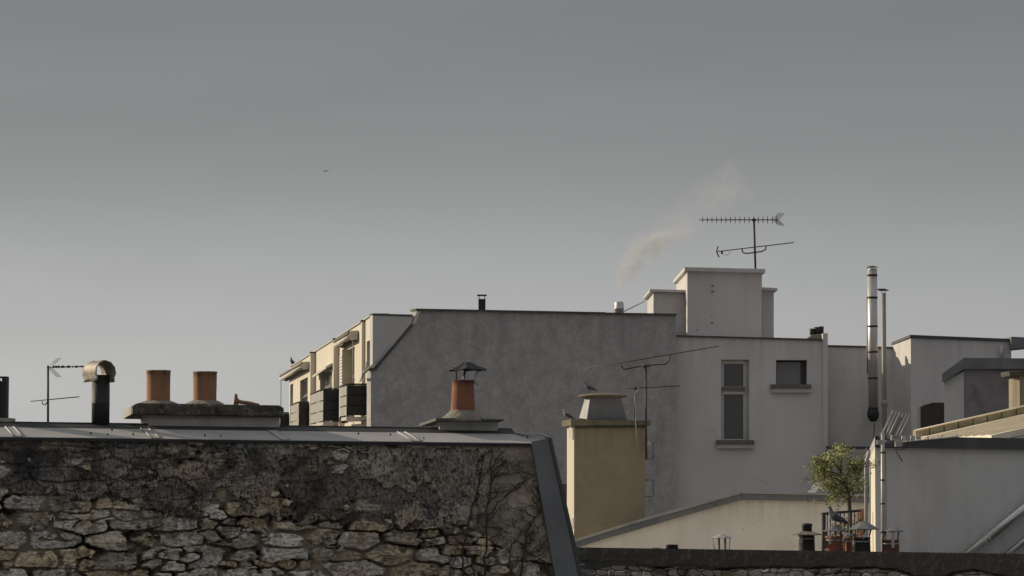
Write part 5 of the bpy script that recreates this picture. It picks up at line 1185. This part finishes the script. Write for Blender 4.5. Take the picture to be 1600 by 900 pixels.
def leaf_mesh(name, clusters, size, mat_, parent, seed, per):
    rr = random.Random(seed); V0 = []; F0 = []; T0 = []
    for (c, s_, n) in clusters:
        for _ in range(n):
            p = Vector(c) + Vector((rr.gauss(0, s_[0]), rr.gauss(0, s_[1]), rr.gauss(0, s_[2])))
            d = Vector((rr.uniform(-1, 1), rr.uniform(-1, 1), rr.uniform(-.3, 1))).normalized(); w = d.cross(Vector((rr.uniform(-1, 1), rr.uniform(-1, 1), rr.uniform(-1, 1)))).normalized()
            nrm = d.cross(w); l = size * rr.uniform(.6, 1.25); b0 = l * .26
            k0 = len(V0); V0 += [p, p + d * l * .5 + w * b0 + nrm * l * .06, p + d * l, p + d * l * .5 - w * b0 + nrm * l * .06, p + d * l * .5]
            F0 += [(k0, k0 + 1, k0 + 2, k0 + 4), (k0, k0 + 4, k0 + 2, k0 + 3)]; tt = min(1, max(0, rr.gauss(.52, .33))); T0 += [tt] * 5
    base = WPOS[parent.name]; me = bpy.data.meshes.new(name); me.from_pydata([tuple(v - base) for v in V0], [], F0); me.materials.append(mat_)
    at_ = me.attributes.new('tint', 'FLOAT', 'POINT'); at_.data.foreach_set('value', T0)
    o = bpy.data.objects.new(name, me); COL.objects.link(o); o.parent = parent; WPOS[o.name] = base; return o
DT = 48.0; tr = thing('small_tree', 'small bushy green tree rising behind the dark railing', 'tree', at(1328, 884, DT))
rt = random.Random(12)
tk = MB(); tk.tube([at(1328, 884, DT), at(1328.5, 830, DT), at(1327.5, 795, DT), at(1326, 770, DT), at(1318, 745, DT), at(1312, 725, DT)], [.042, .038, .034, .03, .02, .01], 10)
tips = []
cl = []
limbs = [((1327, 785), (1312, 772)), ((1327, 780), (1342, 768)), ((1326, 772), (1296, 760)), ((1326, 770), (1345, 745)), ((1322, 758), (1290, 742)), ((1320, 750), (1335, 725)), ((1316, 742), (1300, 718)), ((1313, 730), (1318, 708)), ((1318, 745), (1280, 735)), ((1325, 768), (1300, 778)), ((1316, 738), (1290, 720)), ((1320, 752), (1345, 728))]
for a, b2 in limbs:
    dy = rt.uniform(-.35, .35); A = at(a[0], a[1], DT); B2 = at(b2[0], b2[1], DT + dy); mid = A.lerp(B2, .5) + Vector((0, 0, .03))
    tk.tube([A, mid, B2], [.016, .011, .005], 6)
    for k2 in range(3):
        C2 = B2 + Vector((rt.gauss(0, .09), rt.gauss(0, .12), rt.gauss(.03, .08))); tk.tube([mid.lerp(B2, .6), C2], [.006, .003], 4); tips.append(C2)
tk.build('trunk', M['bark'], tr)
for T_ in tips: cl.append((T_, (.055, .08, .045), 60))
for _ in range(44):
    a = rt.uniform(0, 2 * math.pi); rr_ = math.sqrt(rt.uniform(.08, .95)); x_ = 1311 + 40 * rr_ * math.cos(a); y_ = 744 + 40 * rr_ * math.sin(a)
    if x_ > 1350: x_ = 1346
    cl.append((at(x_, y_, DT + rt.uniform(-.38, .38)), (.05, .07, .045), rt.randint(14, 62)))
for (x_, y_, n) in ((1258, 731, 7), (1264, 729, 7), (1270, 727, 7), (1276, 738, 10), (1250, 750, 5), (1257, 751, 6), (1264, 752, 6), (1270, 748, 7), (1303, 699, 12), (1306, 706, 14), (1289, 711, 12), (1331, 706, 14), (1343, 711, 10), (1345, 722, 12), (1275, 782, 7), (1292, 788, 9), (1290, 784, 6), (1313, 792, 12), (1318, 787, 14), (1340, 778, 12), (1283, 721, 9), (1279, 716, 5)):
    cl.append((at(x_, y_, DT + rt.uniform(-.2, .2)), (.025, .04, .022), n))
leaf_mesh('crown', cl, .052, M['leaf'], tr, 3, 0)
tw = MB()
for a, b2 in (((1290, 742), (1250, 750)), ((1290, 735), (1258, 731)), ((1300, 720), (1288, 709)), ((1312, 720), (1304, 698)), ((1325, 730), (1331, 705))): tw.tube([at(*a, DT), at((a[0] + b2[0]) / 2, (a[1] + b2[1]) / 2 - 1.5, DT), at(*b2, DT)], [.006, .004, .002], 5)
tw.build('twigs', M['bark'], tr)
sh = thing('planter_shrub', 'low russet and green shrub behind the railing bars', 'shrub', at(1322, 884, 46.5))
cl = [(at(rt.uniform(1300, 1346), rt.uniform(812, 862), 46.5 + rt.uniform(-.3, .3)), (.05, .08, .05), 26) for _ in range(34)]
leaf_mesh('foliage', cl, .05, M['leaf_russet'], sh, 9, 0)
MB().tube([at(1322, 884, 46.5), at(1320, 850, 46.5), at(1326, 820, 46.5)], [.02, .015, .006], 6).build('stem', M['bark'], sh)

# ================================================================== birds
def pigeon(label, P, size, yaw, pitch=0.0, body='pigeon', mirror=False):
    """P feet position; yaw: heading in plan"""
    t = thing('pigeon', label, 'pigeon', P, 'pigeons perched on the roofs')
    Mx = Matrix.Translation(P) @ Matrix.Rotation(yaw, 4, 'Z') @ Matrix.Scale(size, 4)
    Mp = Mx @ Matrix.Translation((0, 0, .09)) @ Matrix.Rotation(-pitch, 4, 'Y') @ Matrix.Translation((0, 0, -.09))
    ring = [(-.185, .050, .022, .003), (-.14, .066, .026, .008), (-.095, .083, .034, .020), (-.05, .100, .046, .040), (-.005, .115, .054, .052), (.035, .132, .052, .054), (.062, .155, .038, .040), (.075, .180, .026, .027), (.083, .203, .021, .022), (.090, .220, .021, .021), (.104, .224, .016, .016), (.114, .221, .008, .007), (.124, .217, .004, .004), (.134, .213, .001, .0015)]
    m = MB(); m.tube([(x, 0, z) for x, z, a, b2 in ring], [(a, b2) for x, z, a, b2 in ring], 14)
    m.v = [Mp @ v for v in m.v]
    for s_ in (-1, 1):
        k0 = len(m.v); hip = Mp @ Vector((.0, s_ * .022, .078)); ft = Mx @ Vector((.008, s_ * .024, .004))
        m.tube([hip, hip.lerp(ft, .5) + (Mx.to_3x3() @ Vector((.008, 0, 0))), ft], [.008 * size, .005 * size, .004 * size], 6)
        for aa in (-.5, 0, .5, math.pi): m.tube([ft, ft + Mx.to_3x3() @ Vector((.028 * math.cos(aa), .028 * math.sin(aa), -.003))], [.004 * size, .002 * size], 5)
    m.build('body', M[body], t, fix=False)
    for s_ in (-1, 1):
        w = MB(); rw_ = [(-.165, .068, .004, .006), (-.11, .088, .010, .020), (-.05, .108, .012, .034), (.0, .122, .012, .036), (.03, .136, .008, .026), (.045, .142, .003, .010)]
        w.tube([(x, s_ * (.018 + .034 * math.sin(max(0, min(1, (x + .165) / .21)) * 2.2)), z) for x, z, a, b2 in rw_], [(a, b2) for x, z, a, b2 in rw_], 10)
        w.v = [Mp @ v for v in w.v]; w.build('wing', M['pigeon_wing'], t, fix=False)
        e = MB(); e.lathe((0, 0, 0), [(.0005, -.003), (.003, 0), (.0005, .003)], 8); e.v = [Mp @ (v + Vector((.094, s_ * .0195, .224))) for v in e.v]; e.build('eye', M['eye'], t, fix=False)
    return t
Dp = ptD(1303) - .05
pigeon('grey pigeon standing on the flat cowl of a terracotta pot', at(1306, 823, Dp), 1.05, math.pi - .12, R(9))
pigeon('grey pigeon perched on the round disc of the chimney hood', at(920.5, 614, 61.0), 1.0, math.pi - .1, R(5))
pigeon('pale-breasted pigeon at the left corner of the chimney cap', at(886, 656.5, 61.4), .95, math.pi - .1, R(10), 'pigeon_pale')
pf = fp(455, 570); pigeon('distant dark pigeon on the farthest awning of the balcony front', at(456.5, 571.5, 126), 1.6 * .9, math.pi - .2, R(25))

# ================================================================== smoke
def smoke():
    Dm = 100.0; b0 = at(965, 456, Dm); s_ = Dm / F_PX
    t = MB(); H = 3.9; n = 9; pts = []; rad = []
    for i in range(n):
        h_ = H * i / (n - 1); pts.append(b0 + Vector((.50 * h_ + .17 * h_ * h_, 0, h_))); rad.append(.36 + .48 * h_)
    t.tube(pts, rad, 16); o = t.build('smoke', None)
    m = bpy.data.materials.new('thin_smoke'); m.use_nodes = True; q = m.node_tree; q.nodes.clear(); N = q.nodes.new; K = q.links.new
    ou = N('ShaderNodeOutputMaterial'); v = N('ShaderNodeVolumePrincipled'); v.inputs['Color'].default_value = (1, .99, .98, 1); v.inputs['Anisotropy'].default_value = .0
    tcn = N('ShaderNodeTexCoord'); sx = N('ShaderNodeSeparateXYZ')
    geo = N('ShaderNodeNewGeometry'); sub = N('ShaderNodeVectorMath'); sub.operation = 'SUBTRACT'; sub.inputs[1].default_value = b0; K(geo.outputs['Position'], sub.inputs[0]); K(sub.outputs[0], sx.inputs[0])
    nz = N('ShaderNodeTexNoise'); nz.inputs['Scale'].default_value = 1.5; nz.inputs['Detail'].default_value = 8; nz.inputs['Roughness'].default_value = .62; nz.inputs['Distortion'].default_value = .8; K(sub.outputs[0], nz.inputs['Vector'])
    def mth(op, a, b2=None, c_=None):
        x = N('ShaderNodeMath'); x.operation = op
        for i, w in enumerate((a, b2, c_)):
            if w is None: continue
            if isinstance(w, (int, float)): x.inputs[i].default_value = w
            else: K(w, x.inputs[i])
        return x.outputs[0]
    X, Y, Z = sx.outputs
    cx = mth('ADD', mth('MULTIPLY', Z, .50), mth('MULTIPLY', mth('MULTIPLY', Z, Z), .17))
    dx = mth('SUBTRACT', X, cx); rr = mth('SQRT', mth('ADD', mth('MULTIPLY', dx, dx), mth('MULTIPLY', Y, Y))); Rz = mth('ADD', mth('MULTIPLY', Z, .46), .24)
    fall = mth('MAXIMUM', mth('SUBTRACT', 1.0, mth('DIVIDE', rr, Rz)), 0.0)
    nzr = mth('MAXIMUM', mth('MULTIPLY', mth('SUBTRACT', nz.outputs['Fac'], .44), 12.0), 0.0)
    fade = N('ShaderNodeMapRange'); fade.inputs['From Min'].default_value = .8; fade.inputs['From Max'].default_value = 2.3; fade.inputs['To Min'].default_value = 1; fade.inputs['To Max'].default_value = .035; K(Z, fade.inputs['Value'])
    fi = N('ShaderNodeMapRange'); fi.inputs['From Min'].default_value = 0; fi.inputs['From Max'].default_value = .45; K(Z, fi.inputs['Value'])
    den = mth('MULTIPLY', mth('MULTIPLY', mth('MULTIPLY', fall, nzr), mth('MULTIPLY', fade.outputs[0], fi.outputs[0])), 3.2)
    K(den, v.inputs['Density']); K(v.outputs[0], ou.inputs['Volume']); o.data.materials.append(m)
    tag(o, 'thin warm wisp of smoke drifting up left of the penthouse', 'smoke', kind='stuff')
smoke()

# ================================================================== airliner
def jet():
    D_ = 14000.0; c = at(508.5, 267, D_); t = thing('airliner', 'tiny airliner high in the empty sky', 'airplane', c)
    MB().tube([c + Vector((0, -24, -1)), c + Vector((0, -20, 0)), c + Vector((0, 10, 0)), c + Vector((0, 24, 1))], [.5, 3.2, 3.2, .6], 12).build('fuselage', M['jet'], t)
    for s_ in (-1, 1):
        MB().prism([c + Vector((s_ * 2, -8, -1.2)), c + Vector((s_ * 18, 6, 1)), c + Vector((s_ * 18, 9, 1)), c + Vector((s_ * 2, 5, -1.2))], (0, 0, 1.4)).build('wing', M['jet'], t)
        MB().tube([c + Vector((s_ * 7, -8, -2.6)), c + Vector((s_ * 7, -2, -2.6))], 1.7, 10).build('engine', M['jet'], t)
        MB().prism([c + Vector((s_ * 1, 15, .5)), c + Vector((s_ * 7, 20, .8)), c + Vector((s_ * 7, 22, .8)), c + Vector((s_ * 1, 21, .5))], (0, 0, .6)).build('tailplane', M['jet'], t)
    MB().prism([c + Vector((-.3, 14, 2)), c + Vector((-.3, 20, 8)), c + Vector((-.3, 23, 8)), c + Vector((-.3, 22, 2))], (.6, 0, 0)).build('tail_fin', M['jet'], t)
jet()
